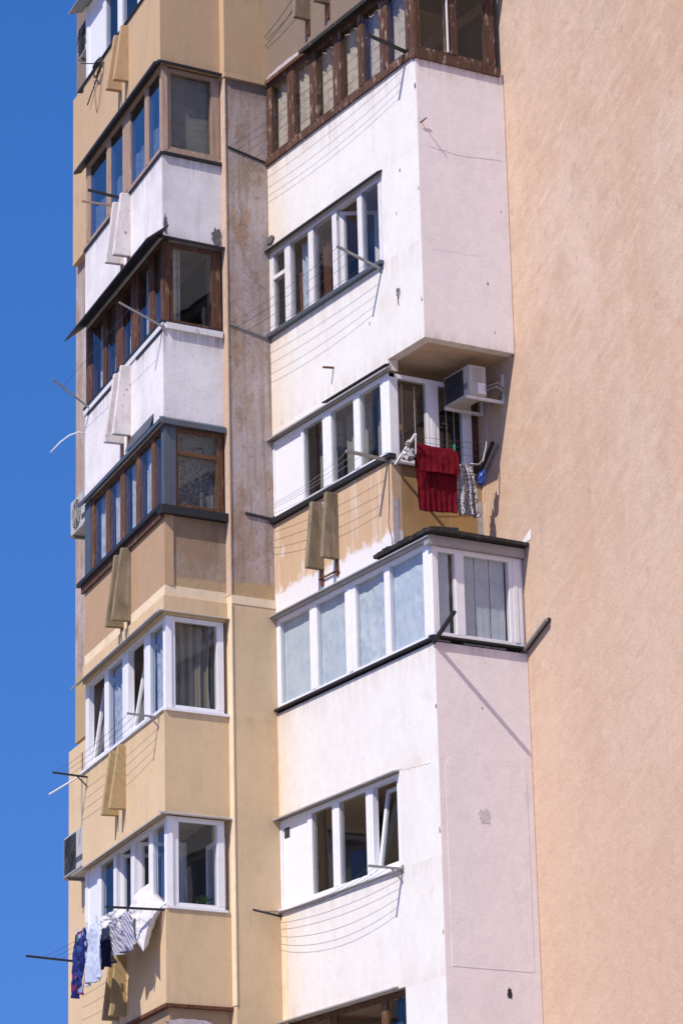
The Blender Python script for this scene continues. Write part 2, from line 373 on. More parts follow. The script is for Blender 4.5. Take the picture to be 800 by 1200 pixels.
# pier strip between the two bays
x0, x1 = 20.66, 21.366
part(Mesh().prism([(x0, 37.955), (x1, 37.955), (x1, 38.6), (x0, 38.6)], 0, 14.28), 'pier_wall', 'tan')
part(Mesh().prism([(x0 + .01, 37.97), (x1, 37.97), (x1, 38.6), (x0 + .01, 38.6)], 14.40, 22.34), 'pier_wall', 'raw', 'bare stained concrete pier')
part(Mesh().prism([(x0, 37.948), (x1, 37.948), (x1, 38.6), (x0, 38.6)], 14.28, 14.40), 'band', 'band')
part(Mesh().prism([(x0 - .02, 37.92), (x1, 37.92), (x1, 38.6), (x0 - .02, 38.6)], 22.34, TOP), 'pier_wall', 'peach')
part(Mesh().box(Fac((x1, 0), (0, 1), (1, 0)), 37.99, 38.6, 0, TOP, -.001, XW - x1), 'loggia_end_wall', 'slab')
# added pale strips paint the sunlit return of the pier edge
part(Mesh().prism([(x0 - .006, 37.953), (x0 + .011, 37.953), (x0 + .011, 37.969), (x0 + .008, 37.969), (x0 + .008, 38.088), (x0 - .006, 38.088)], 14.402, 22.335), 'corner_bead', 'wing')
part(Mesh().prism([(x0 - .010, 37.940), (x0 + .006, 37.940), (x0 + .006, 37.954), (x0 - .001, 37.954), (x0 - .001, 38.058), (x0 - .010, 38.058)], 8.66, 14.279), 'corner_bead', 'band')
# left bay: footprint of a parapet ring
TE = 4.0
def ring(z0, z1, off=0.0, th=.13, t0=TE):
    e = off
    c = lf2(0, e); 
    # corner of offset planes
    k = (LF.P(0, 0, e), LF.du)
    yR = 38.09 - e; tt = (yR - k[0].y) / LLy; c = (k[0].x + LLx * tt, yR)
    ki = LF.P(0, 0, -th); tt = (38.09 + th - ki.y) / LLy; ci = (ki.x + LLx * tt, 38.09 + th)
    return Mesh().prism([lf2(t0, e), c, (20.66, yR), (20.66, 38.09 + th), ci, lf2(t0, -th)], z0, z1)
LTOP = [25.2, 22.40, 19.66, 16.86, 14.03, 11.22, 8.46]; LSILL = [23.80, 21.03, 18.29, 15.56, 12.68, 9.93]
part(ring(25.2, TOP, .03), 'bay_wall', 'peach')
part(ring(22.40, 23.80, .03), 'bay_wall', 'peach', 'peach rendered parapet')
part(ring(19.66, 21.03), 'bay_wall', 'white_stained', 'white painted parapet with stains')
part(ring(16.86, 18.29), 'bay_wall', 'white_stained', 'white painted parapet with stains')
# third parapet: tan front, grey brown end, cream band below
part(Mesh().prism([lf2(TE, 0), lf2(0, 0), lf2(.002, -.13), lf2(TE, -.13)], 14.46, 15.56), 'bay_wall', 'tanL', 'bare tan parapet front')
part(Mesh().prism([(19.693, 38.09), (20.66, 38.09), (20.66, 38.22), (19.85, 38.22)], 14.46, 15.56), 'bay_wall', 'brown', 'bare grey brown parapet end')
part(ring(14.30, 14.46, .004), 'band', 'band')
part(ring(14.03, 14.30, .03), 'bay_wall', 'tan')
part(ring(11.22, 12.68, .03), 'bay_wall', 'tan', 'smooth tan parapet')
part(ring(8.64, 9.93, .03), 'bay_wall', 'tan', 'smooth tan parapet')
part(ring(0, 8.64, -.03), 'bay_wall', 'tanL')
part(ring(8.60, 8.645, .05), 'drip_edge', 'rust')
# end wall of the bay and recessed strip beyond it
part(Mesh().prism([lf2(TE - .10, -.135), lf2(TE, -.135), lf2(TE, -1.0), lf2(TE - .10, -1.0)], 0, TOP), 'bay_end_wall', 'slab')
part(Mesh().prism([lf2(TE, -.40), lf2(5.87, -.40), lf2(5.87, -1.5), lf2(TE, -1.5)], 13.6, TOP), 'recessed_wall', 'raw', 'bare pinkish recessed wall')
def sloped(t0, t1, zb, zt, d0, d1, ch):   # cladding panel with a chamfered upper edge
    P = LF.P
    return Mesh().hexa([P(t0, zb, d0), P(t1, zb, d0), P(t1, zb, d1), P(t0, zb, d1), P(t0, zt, d0), P(t1, zt, d0), P(t1, zt - ch, d1), P(t0, zt - ch, d1)])
part(sloped(TE, 5.97, 0, 13.6, -1.5, -.33, .12), 'recessed_wall', 'tan')
part(sloped(TE, 5.72, 21.45, 24.45, -.401, -.30, .08), 'cladding_panel', 'peach', 'thick peach cladding panel on the recessed wall')
# slabs of the left loggias
for z in (22.5, 19.78, 16.98, 14.12, 11.34, 8.66, 25.3):
    part(Mesh().prism([lf2(3.88, -.14), lf2(.14, -.14), (20.64, 38.24), (20.7, 38.55), lf2(.64, -.92), lf2(3.88, -.92)], z, z + .16), 'floor_slab', 'slab')
# right bay
def foot(y): return [(21.366, 37.985), (21.366, y), (XW, y), (XW, y + .15), (21.516, y + .15), (21.516, 37.985)]
YA, YB = 33.816, 34.75
m = Mesh().prism(foot(YA), 19.70, 21.10).prism(foot(YA), 16.95, 18.36)
m.prism([(21.366, 34.80), (21.366, YA), (XW, YA), (XW, YA + .15), (21.516, YA + .15), (21.516, 34.80)], 18.36, 19.70)
m.prism([(21.366, 37.985), (21.366, YB), (21.516, YB), (21.516, 37.985)], 16.80, 16.95)
part(m, 'bay_wall', 'white', 'white upper bay overhanging the open balcony')
part(Mesh().prism([(21.52, YA + .155), (XW - .002, YA + .155), (XW - .002, 37.98), (21.52, 37.98)], 16.96, 17.15), 'floor_slab', 'soffit')
m = Mesh().prism([(21.366, 37.985), (21.366, YB), (21.516, YB), (21.516, 37.985)], 14.22, 15.52)
part(m, 'bay_wall', 'ochre', 'patchy ochre balcony parapet')
part(Mesh().prism([(21.37, YB + .001), (XW, YB + .001), (XW, YB + .15), (21.517, YB + .15), (21.517, YB + .15)], 14.22, 15.46), 'bay_wall', 'ochre_dark', 'stained dark ochre parapet end')
m = Mesh().prism(foot(YA), 11.26, 12.76).prism(foot(YA), 8.46, 9.96).prism(foot(YA), 0, 7.1)
for z0, z1 in ((9.96, 11.26), (7.1, 8.46)):
    m.prism([(21.366, 34.78), (21.366, YA), (XW, YA), (XW, YA + .15), (21.516, YA + .15), (21.516, 34.78)], z0, z1)
part(m, 'bay_wall', 'white', 'white lower bay wall')
m = Mesh().prism(foot(YB), 22.46, 23.9).prism(foot(YB), 25.25, TOP)
part(m, 'bay_wall', 'raw', 'bare concrete parapet of the top balcony')
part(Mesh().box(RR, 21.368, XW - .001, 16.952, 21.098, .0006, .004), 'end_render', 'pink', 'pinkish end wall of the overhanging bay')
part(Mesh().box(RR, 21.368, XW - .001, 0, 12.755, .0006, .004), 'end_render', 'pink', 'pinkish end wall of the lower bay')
for z, y in ((22.46, YB + .15), (19.80, YA + .155), (14.2, YB + .155), (11.36, YA + .155), (8.56, YA + .155), (25.3, YB + .15)):
    part(Mesh().prism([(21.52, y), (XW - .002, y), (XW - .002, 37.98), (21.52, 37.98)], z, z + .15), 'floor_slab', 'soffit')
part(Mesh().prism([(21.37, YA + .01), (XW, YA + .01), (XW, YB + .15), (21.37, YB + .15)], 22.42, 22.458), 'extension_roof', 'bitumen')
part(Mesh().prism([(22.8, 38.6), (36, 38.6), (36, 48), (23.2, 48)], TOP, TOP + .4).prism([(XW, 16), (36, 16), (36, 38.6), (XW, 38.6)], TOP, TOP + .4), 'roof', 'roofing')
# plaster bead where bay meets side wall
part(Mesh().tube([(XW - .008, YA - .004, z) for z in (16.97, 18, 19, 20, 21.05)], .008, 6), 'corner_bead', 'wing')
part(Mesh().tube([(XW - .006, YA - .003, z) for z in (2, 5, 8, 10, 12.7)], .008, 6), 'corner_bead', 'wing')
# pale tan return along the pier on the lower right bay
m = Mesh(); zz = [8.0, 8.6, 9.3, 9.95]
part(Mesh().box(RL, 37.80, 37.985, 6.0, 9.9, .0008, .004).box(RL, 37.92, 37.985, 11.27, 12.72, .0008, .004), 'paint_edge', 'band')
# repairs, patches, cracks
def blob(F, ca, cz, ra, rz, d, seed, n=22, jag=.25):
    rr = random.Random(seed); mm = Mesh(); ring_ = []
    for i in range(n):
        th = 2 * math.pi * i / n; k = 1 + rr.uniform(-jag, jag)
        ring_.append((ca + ra * k * math.cos(th), cz + rz * k * math.sin(th)))
    b = len(mm.v)
    mm.v = [tuple(F.P(a, z, d)) for a, z in ring_] + [tuple(F.P(a, z, -.002)) for a, z in ring_]
    mm.f = [tuple(range(n))] + [(i, (i + 1) % n, n + (i + 1) % n, n + i) for i in range(n)]
    return mm
part(blob(LR, 20.60 - .03, 19.83, .075, .14, .012, 3), 'mortar_patch', 'mortar')
part(blob(RR, 22.02, 10.52, .085, .10, .011, 5), 'mortar_patch', 'repair_pink')
for k, (F_, a_, z_, r_) in enumerate(((RL, 33.84, 20.62, .02), (RL, 33.835, 19.1, .016), (RL, 33.85, 17.5, .02), (RL, 33.83, 11.9, .018), (RL, 33.84, 10.3, .02), (RL, 33.835, 9.0, .016), (RL, 34.30, 19.55, .014), (RL, 34.42, 18.95, .012), (RL, 35.2, 17.62, .012), (RR, 22.40, 17.9, .014), (RR, 22.66, 19.0, .012), (RR, 22.05, 11.95, .014), (RR, 21.6, 9.9, .012), (RR, 22.48, 17.2, .012))):
    part(blob(F_, a_, z_, r_ * .8, r_ * 1.7, .007, 60 + k, 9, .4), 'plaster_chip', 'slab' if k % 3 else 'mortar')
part(blob(LR, 19.735, 19.86, .028, .15, .006, 8), 'mortar_patch', 'mortar')
part(blob(RR, 22.30, 8.28, .035, .07, .008, 9), 'mortar_patch', 'rubber')
part(blob(RL, 37.9, 19.86, .10, .06, .03, 12), 'mortar_patch', 'mortar')
part(blob(ST, 21.1, 19.15, .14, .06, .021, 21), 'mortar_patch', 'raw')
part(blob(WL, 33.86, 17.07, .05, .13, .008, 14), 'mortar_patch', 'mortar')
part(Mesh().box(R3, 21.372, 21.46, 14.245, 14.98, .0005, .004).box(R3, 22.71, 22.785, 14.245, 15.12, .0005, .004), 'paint_patch', 'repair')
# raised render panel on the lower right end wall, rounded top corners
pts = []
for a, z in [(21.46, 8.57), (22.69, 8.57), (22.69, 10.9)]: pts.append((a, z))
for i in range(7):
    th = math.pi / 2 * i / 6; pts.append((22.50 + .19 * math.cos(th), 11.08 + .22 * math.sin(th)))
for i in range(7):
    th = math.pi / 2 + math.pi / 2 * i / 6; pts.append((21.62 + .16 * math.cos(th), 11.08 + .20 * math.sin(th)))
mm = Mesh(); n = len(pts); mm.v = [tuple(RR.P(a, z, .0075)) for a, z in pts] + [tuple(RR.P(a, z, -.01)) for a, z in pts]
mm.f = [tuple(range(n))] + [(i, (i + 1) % n, n + (i + 1) % n, n + i) for i in range(n)]
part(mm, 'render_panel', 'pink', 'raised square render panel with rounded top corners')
def crack_or_line(F, p, w=.004, seed=1, n=14, d=.002):
    rr = random.Random(seed); L = Mesh(); q = []
    for (a0, z0), (a1, z1) in zip(p[:-1], p[1:]):
        for i in range(n): s = i / n; q.append((a0 + (a1 - a0) * s + rr.uniform(-.012, .012), z0 + (z1 - z0) * s + rr.uniform(-.010, .010)))
    q.append(p[-1])
    for (a0, z0), (a1, z1) in zip(q[:-1], q[1:]):
        L.quad(F.P(a0, z0 - w / 2, d), F.P(a1, z1 - w / 2, d), F.P(a1, z1 + w / 2, d), F.P(a0, z0 + w / 2, d))
    return L
part(crack_or_line(RR, [(21.55, 19.74), (22.0, 19.70), (22.72, 19.76)], .0035, 1, d=.006), 'crack', 'mortar')  # thin dark line drawn across the end wall
part(crack_or_line(RR, [(21.5, 18.24), (22.3, 18.27)], .003, 2, d=.006), 'crack', 'repair_pink')
part(crack_or_line(RL, [(34.02, 11.2), (34.72, 11.26), (35.3, 11.3)], .006, 3), 'crack', 'repair')
part(crack_or_line(ST, [(20.72, 20.6), (20.95, 20.2), (20.8, 19.9), (21.1, 19.3), (21.25, 19.0)], .006, 4, d=.0215), 'crack', 'mortar')
part(crack_or_line(ST, [(20.95, 19.3), (21.3, 19.1)], .007, 5, d=.0215), 'crack', 'mortar')
part(crack_or_line(RL, [(33.84, 21.0), (33.85, 19.9)], .012, 6), 'crack', 'repair')
# ------------------------------------------------------------------ concrete fins on the parapets
def fin(F, a0, a1, zt, zb, dt, db, mat, label=None, stub=True):
    P = F.P; fr_ = random.Random(int(zb * 100 + a0 * 10)); zb += fr_.uniform(-.02, .02); db += fr_.uniform(-.015, .015); dt += fr_.uniform(-.01, .015); a1 += fr_.uniform(-.008, .008)
    m = Mesh().hexa([P(a0, zb, -.02), P(a1, zb, -.02), P(a1, zb, db), P(a0, zb, db), P(a0, zt, -.02), P(a1, zt, -.02), P(a1, zt, dt), P(a0, zt, dt)])
    o = m.build('concrete_fin', mat, B, bevel=.014)
    if label: o['label'] = label
    if stub:
        Mesh().box(F, a0 + .01, a1 - .01, zb - .22, zb, -.01, .03).build('fin_stub', 'rust', o)
def fins(a, zt, zb, mat, lab):
    fin(LF, a, a + .075, zt, zb, .15, .285, mat, lab)
    fin(LF, a + .34, a + .415, zt - .01, zb - .01, .15, .285, mat, lab)
fins(1.60, 23.73, 22.80, 'fin_peach', 'peach concrete fin')
fins(1.62, 20.98, 19.97, 'finW', 'whitewashed concrete fin')
fins(1.64, 18.25, 17.18, 'finW', 'whitewashed concrete fin')
fins(1.66, 15.46, 14.37, 'fin', 'bare concrete fin')
fins(1.84, 12.60, 11.66, 'fin_tan', 'tan concrete fin')
fins(1.84, 9.82, 8.75, 'fin_tan', 'tan concrete fin')
fin(RL, 36.17, 36.25, 15.47, 14.52, .17, .27, 'fin', 'bare concrete fin')
fin(RL, 36.58, 36.66, 15.45, 14.50, .17, .27, 'fin', 'bare concrete fin')
fin(RL, 36.05, 36.13, 23.85, 22.86, .17, .27, 'fin', 'bare concrete fin')
fin(RL, 36.62, 36.70, 23.85, 22.82, .17, .27, 'fin', 'bare concrete fin')
part(Mesh().bar(RL.P(36.15, 14.36, .03), RL.P(36.68, 14.36, .03), .02), 'fin_stub', 'rust')

# ------------------------------------------------------------------ windows
def fquad(m, F, *p):                    # a pane whose normal looks outwards
    if (p[1] - p[0]).cross(p[2] - p[0]).dot(F.n) < 0: p = p[::-1]
    m.quad(*p)
def window(label, sides, frame, d0=-.09, d1=-.005, glassm='glass', panel_mat='panelw', sash_mat=None, name='balcony_window'):
    """sides: dict(F, z0, z1, bars, panes, panels, transoms)"""
    f = Mesh(); pl = Mesh(); sa = Mesh(); pns = []
    rr = random.Random(label)
    for s in sides:
        pn = Mesh(); pns.append((pn, s.get('glass', glassm)))
        F, z0, z1 = s['F'], s['z0'], s['z1']; h = s.get('h', .055)
        lo = min(b[0] for b in s['bars']); hi = max(b[1] for b in s['bars'])
        f.box(F, lo, hi, z0, z0 + h, d0, d1).box(F, lo, hi, z1 - h, z1, d0, d1)
        for a0, a1 in s['bars']:
            w = a1 - a0; j = rr.uniform(-.002, .002)
            f.box(F, a0, a1, z0 + h, z1 - h, d0 + .001, d1 + j + .002)
            if w > .15:                       # two adjoining stiles: a groove drawn by a proud centre bead
                c = (a0 + a1) / 2; f.box(F, c - w * .16, c + w * .16, z0 + h, z1 - h, d1 + .002, d1 + .008)
        for a0, a1, zz in s.get('transoms', ()): f.box(F, a0, a1, zz - .03, zz + .03, d0, d1 + .002)
        for a0, a1 in s.get('panes', ()):
            k = .008; dm = d1 - .012
            for b in ((a0, a0 + k, z0 + h, z1 - h), (a1 - k, a1, z0 + h, z1 - h), (a0 + k, a1 - k, z0 + h, z0 + h + k), (a0 + k, a1 - k, z1 - h - k, z1 - h)):
                sa.box(F, *b, d0 + .03, d1 - .006)
            t1, t2 = rr.uniform(-.004, .004), rr.uniform(-.004, .004)
            fquad(pn, F, F.P(a0 + k, z0 + h, dm + t1), F.P(a1 - k, z0 + h, dm - t1), F.P(a1 - k, z1 - h, dm - t1 + t2), F.P(a0 + k, z1 - h, dm + t1 + t2))
        for a0, a1 in s.get('panels', ()): pl.box(F, a0, a1, z0 + h, z1 - h, d0 + .02, d1 - .02)
    w = f.build(name, frame, B); w['label'] = label
    if sa.v: sa.build('sash', sash_mat or frame, w)
    for pn, gm in pns:
        if pn.v: pn.build('pane', gm, w, recalc=False)
    if pl.v: pl.build('infill_panel', panel_mat, w)
    return w
def sash_open(w, F, a0, a1, z0, z1, kind, amt, mat, d=-.05, bw=.055):
    """kind 'tilt': top leans inwards by amt; 'swing': turned inwards about a1 by amt radians"""
    def P(a, z, dd):
        if kind == 'tilt':
            s = (z - z0) / (z1 - z0); return F.P(a, z, d + dd - amt * s)
        r = a1 - a; return F.P(a1 - r * math.cos(amt), z, d + dd - r * math.sin(amt))
    m = Mesh()
    for b in ((a0, a0 + bw, z0, z1), (a1 - bw, a1, z0, z1), (a0 + bw, a1 - bw, z0, z0 + bw), (a0 + bw, a1 - bw, z1 - bw, z1)):
        m.hexa([P(b[0], b[2], -.045), P(b[1], b[2], -.045), P(b[1], b[2], 0), P(b[0], b[2], 0), P(b[0], b[3], -.045), P(b[1], b[3], -.045), P(b[1], b[3], 0), P(b[0], b[3], 0)])
    s = m.build('sash', mat, w)
    g_ = Mesh(); fquad(g_, F, P(a0 + bw, z0 + bw, -.02), P(a1 - bw, z0 + bw, -.02), P(a1 - bw, z1 - bw, -.02), P(a0 + bw, z1 - bw, -.02))
    g_.build('pane', 'glass', w, recalc=False); s['label'] = 'sash standing ajar'
def ledge(w, name, mat, *boxes, bevel=0):
    m = Mesh()
    for F, a0, a1, z0, z1, d0, d1 in boxes: m.box(F, a0, a1, z0, z1, d0, d1)
    return m.build(name, mat, w, bevel=bevel)
def sheet(F, a0, a1, zi, zo, d0, d1, th=.02, zi1=None, zo1=None, m=None):
    P = F.P; zi1 = zi if zi1 is None else zi1; zo1 = zo if zo1 is None else zo1
    return (m or Mesh()).hexa([P(a0, zi - th, d0), P(a1, zi1 - th, d0), P(a1, zo1 - th, d1), P(a0, zo - th, d1), P(a0, zi, d0), P(a1, zi1, d0), P(a1, zo1, d1), P(a0, zo, d1)])

RX0, RX1 = 20.635, 0
# F: top left, white plastic
w = window('white plastic glazing with a blank white panel, highest on the left bay', [
    dict(F=LF, z0=23.82, z1=25.15, bars=[(3.86, 3.97), (2.93, 3.06), (2.07, 2.27), (1.05, 1.25), (0, .16)], panes=[(2.27, 2.93), (1.25, 2.07), (.16, 1.05)], panels=[(3.06, 3.86)]),
    dict(F=LR, z0=23.82, z1=25.15, bars=[(19.695, 19.84), (20.5, 20.64)], panes=[(19.84, 20.5)])], 'upvc')
ledge(w, 'sill', 'darkmetal', (LF, 0, 4.25, 23.795, 23.82, -.02, .06), (LR, 19.68, 20.64, 23.795, 23.82, -.02, .06))
sheet(LF, -.1, 4.15, 25.19, 25.12, 0, .24).build('canopy', 'galv', w)
# A: beige wood
w = window('beige wooden glazing under a thin dark canopy with a grey blind in its end light', [
    dict(F=LF, z0=21.05, z1=22.39, bars=[(3.76, 3.97), (2.66, 2.87), (1.66, 2.03), (.76, .92), (0, .14)], panes=[(2.87, 3.76), (2.03, 2.66), (.92, 1.66), (.14, .76)]),
    dict(F=LR, glass='glass_thin', z0=21.05, z1=22.36, bars=[(19.70, 19.835), (20.51, 20.645)], panes=[(19.835, 20.51)])], 'wood_beige', glassm='glass_mirror')
ledge(w, 'sill', 'wood_beige', (LF, 0.01, 4.02, 21.00, 21.05, -.05, .025), (LR, 19.70, 20.64, 21.0, 21.05, -.05, .03))
ledge(w, 'sill', 'darkmetal', (LF, -.02, 4.0, 20.965, 20.998, -.001, .03), (LR, 19.68, 20.645, 20.955, 20.998, -.001, .045))
m = sheet(LF, -.03, 4.2, 22.45, 22.40, .005, .13, .05); sheet(LR, 19.62, 20.67, 22.45, 22.41, .005, .10, .045, m=m); m.build('canopy', 'darkmetal', w)
# B: brown wood with big dark awning
w = window('brown wooden glazing shaded by a dark slanting awning', [
    dict(F=LF, z0=18.36, z1=19.65, bars=[(3.66, 3.96), (2.90, 3.08), (2.05, 2.40), (1.29, 1.63), (.56, .78), (0, .13)], panes=[(3.08, 3.66), (2.40, 2.90), (1.63, 2.05), (.78, 1.29), (.13, .56)]),
    dict(F=LR, glass='glass_thin', z0=18.36, z1=19.60, bars=[(19.70, 19.85), (20.49, 20.63)], panes=[(19.85, 20.49)])], 'wood')
ledge(w, 'sill', 'wood_white', (LF, 0, 4.02, 18.27, 18.355, -.05, .02), (LR, 19.72, 20.63, 18.26, 18.35, -.05, .05))
ledge(w, 'sill', 'darkmetal', (LF, .05, 1.35, 18.225, 18.268, -.001, .012), (LF, 2.15, 3.85, 18.225, 18.268, -.001, .012), (LF, 0, 4.0, 18.356, 18.395, -.001, .03), (LR, 19.7, 20.63, 18.352, 18.375, -.001, .035))
m = sheet(LF, -.30, 3.95, 19.74, 19.48, .004, .34, .03, zo1=19.46); sheet(LR, 19.62, 20.69, 19.68, 19.65, .004, .10, .035, m=m)
m.build('awning', 'darkmetal', w)
# C: brown wood with grey blue metal trim
w = window('orange brown wooden glazing with blue grey metal trim and lace behind', [
    dict(F=LF, z0=15.62, z1=16.83, bars=[(3.52, 3.66), (2.74, 2.92), (1.98, 2.19), (1.25, 1.42), (.53, .69), (.10, .15)], panes=[(2.92, 3.52), (2.19, 2.74), (1.42, 1.98), (.69, 1.25), (.15, .53)]),
    dict(F=LR, glass='glass_thin', z0=15.62, z1=16.80, bars=[(19.875, 19.91), (20.535, 20.63)], panes=[(19.91, 20.535)], transoms=[(19.91, 20.535, 16.43)])], 'wood_orange')
ledge(w, 'metal_post', 'greymetal', (LF, 3.665, 3.97, 15.62, 16.83, -.09, .01))
ledge(w, 'metal_post', 'greymetal', (LF, 0, .095, 15.62, 16.83, -.09, .004), (LR, 19.692, 19.87, 15.62, 16.80, -.09, .012))
ledge(w, 'sill', 'darkmetal', (LF, -.04, 4.12, 15.555, 15.615, -.05, .10), (LR, 19.60, 20.67, 15.48, 15.60, -.05, .10))
ledge(w, 'sill', 'wood', (LF, .0, 4.05, 15.44, 15.553, .001, .045))
m = sheet(LF, -.04, 4.1, 16.93, 16.87, .004, .09, .06); sheet(LR, 19.62, 20.66, 16.93, 16.88, .004, .08, .075, m=m)
sheet(LF, .55, 1.75, 17.14, 16.94, .002, .06, .02, m=m); m.build('canopy', 'greymetal', w)
# D: white plastic, two tilted sashes
w = window('white plastic glazing with two sashes tilted open above the four line rack', [
    dict(F=LF, z0=12.70, z1=14.02, bars=[(3.80, 3.97), (2.83, 3.0), (1.81, 2.10), (.83, 1.08), (0, .15)], panes=[(2.10, 2.83), (.15, .83)]),
    dict(F=LR, glass='glass_thin', z0=12.70, z1=14.02, bars=[(19.70, 19.84), (20.50, 20.60)], panes=[(19.84, 20.50)])], 'upvc')
sash_open(w, LF, 3.02, 3.78, 12.77, 13.94, 'tilt', .17, 'upvc'); sash_open(w, LF, 1.10, 1.79, 12.77, 13.94, 'tilt', .20, 'upvc')
ledge(w, 'sill', 'upvc', (LF, -.02, 4.05, 12.66, 12.698, -.05, .06), (LR, 19.66, 20.64, 12.66, 12.698, -.05, .06))
m = sheet(LF, -.08, 4.20, 14.09, 14.03, .032, .17, .015, zo1=14.0); sheet(LR, 19.55, 20.72, 14.085, 14.06, .032, .10, .012, m=m); m.build('canopy', 'galv', w)
# E: white plastic, blank panel, open sashes
w = window('white plastic glazing with a white panel and open sashes behind the hung washing', [
    dict(F=LF, z0=9.96, z1=11.20, bars=[(3.86, 3.98), (3.20, 3.36), (2.42, 2.56), (1.58, 1.74), (.75, .90), (0, .14)], panes=[(2.56, 3.20), (.14, .75)], panels=[(3.36, 3.86)]),
    dict(F=LR, glass='glass_thin', z0=9.96, z1=11.20, bars=[(19.70, 19.87), (20.47, 20.575)], panes=[(19.87, 20.47)])], 'upvc', glassm='glass')
sash_open(w, LF, 1.76, 2.40, 10.02, 11.14, 'swing', 1.2, 'upvc'); sash_open(w, LF, .92, 1.56, 10.02, 11.14, 'swing', 1.35, 'upvc')
m = Mesh()
for b in ((.30, .38, 8.85, 11.0), (.92, 1.0, 8.85, 11.0), (.38, .92, 10.92, 11.0), (.38, .92, 9.7, 9.78), (.62, .67, 9.78, 10.92)): m.box(LF, *b, -.925, -.86)
m.build('balcony_door', 'upvc', w)
ledge(w, 'sill', 'upvc', (LF, -.02, 4.0, 9.925, 9.958, -.05, .05), (LR, 19.66, 20.60, 9.925, 9.958, -.05, .05))
m = sheet(LF, -.10, 4.10, 11.25, 11.17, .032, .16, .02); sheet(LR, 19.55, 20.70, 11.25, 11.22, .032, .10, .02, m=m); m.build('canopy', 'galv', w)

# W1: top right, peeling brown wood
w = window('dark brown peeling wooden glazing with cream curtains, highest on the right bay', [
    dict(F=RL, z0=21.16, z1=22.34, bars=[(37.83, 37.98), (37.17, 37.36), (36.50, 36.70), (35.82, 36.03), (35.17, 35.33), (34.52, 34.74), (33.90, 34.06)], panes=[(37.36, 37.83), (36.70, 37.17), (36.03, 36.50), (35.33, 35.82), (34.74, 35.17), (34.06, 34.52)]),
    dict(F=RR, z0=21.16, z1=22.34, bars=[(21.42, 21.46), (21.88, 22.06), (22.53, 22.68)], panes=[(21.46, 21.88), (22.06, 22.53)])], 'wood_red')
ledge(w, 'corner_post', 'wood', (RL, 33.82, 33.895, 21.16, 22.34, -.09, .004), (RR, 21.372, 21.415, 21.16, 22.34, -.09, .004))
ledge(w, 'sill', 'wood_red', (RL, 33.80, 38.0, 21.05, 21.155, -.05, .04), (RR, 21.33, 22.72, 21.02, 21.155, -.05, .04))
ledge(w, 'mullion_strip', 'upvc', (RR, 21.885, 21.905, 21.22, 22.3, .001, .02))
m = sheet(RL, 33.7, 36.75, 22.43, 22.37, .004, .14, .06); sheet(RR, 21.2, 22.78, 22.43, 22.38, .004, .12, .05, m=m); m.build('canopy', 'bitumen', w)
ledge(w, 'head_trim', 'wood', (RL, 36.75, 37.98, 22.345, 22.40, -.05, .05))
m = blob(RL, 37.35, 22.43, .58, .05, .03, 51, 30, .16)
m.build('mortar_fillet', 'repair', w)
# W2
w = window('white painted wooden window with an inner sash ajar, set in the overhanging white bay', [
    dict(F=RL, z0=18.40, z1=19.68, bars=[(37.86, 37.985), (37.37, 37.52), (36.71, 36.84), (36.03, 36.16), (35.35, 35.46), (34.81, 34.90)], panes=[(37.52, 37.86), (36.84, 37.37), (36.16, 36.71), (34.90, 35.35)], transoms=[(37.52, 37.86, 19.25)])], 'wood_white')
sash_open(w, RL, 35.48, 36.02, 18.46, 19.60, 'swing', 1.0, 'wood_white')
ledge(w, 'sill', 'greymetal', (RL, 34.78, 38.02, 18.345, 18.398, -.05, .07))
m = sheet(RL, 34.76, 38.05, 19.74, 19.70, .004, .08, .03); m.build('canopy', 'darkmetal', w)
# W3
w = window('white plastic corner glazing with a white panel, behind the red towel', [
    dict(F=RL, z0=15.60, z1=16.76, bars=[(37.92, 37.985), (37.10, 37.15), (36.33, 36.55), (35.55, 35.70), (34.755, 34.985)], panes=[(36.55, 37.10), (35.70, 36.33), (34.985, 35.55)], panels=[(37.15, 37.92)]),
    dict(F=R3, z0=15.50, z1=16.76, bars=[(21.37, 21.50), (21.96, 22.14), (22.53, 22.665)], panes=[(21.50, 21.96), (22.14, 22.53)])], 'upvc')
ledge(w, 'sill', 'darkmetal', (RL, 34.70, 38.02, 15.53, 15.595, -.05, .06))
ledge(w, 'sill', 'galv', (R3, 21.36, 22.70, 15.465, 15.495, -.05, .05))
ledge(w, 'side_filler', 'rust', (R3, 22.668, 22.785, 15.48, 16.78, -.10, -.03))
ledge(w, 'side_filler', 'rust', (RL, 37.99, 38.02, 15.6, 16.76, -.06, .005))
m = sheet(RL, 34.66, 38.14, 16.83, 16.79, .004, .10, .025); m.build('canopy', 'galv', w)
m = sheet(RL, 34.70, 36.4, 16.875, 16.85, .004, .09, .02); m.build('canopy', 'bitumen', w)
for a in (21.60, 21.80, 22.30, 22.42):
    ledge(w, 'blind_cord', 'whiterod', (R3, a, a + .008, 15.6, 16.65, -.075, -.07))
ledge(w, 'paper_note', 'note', (R3, 21.515, 21.575, 15.98, 16.06, -.048, -.044))
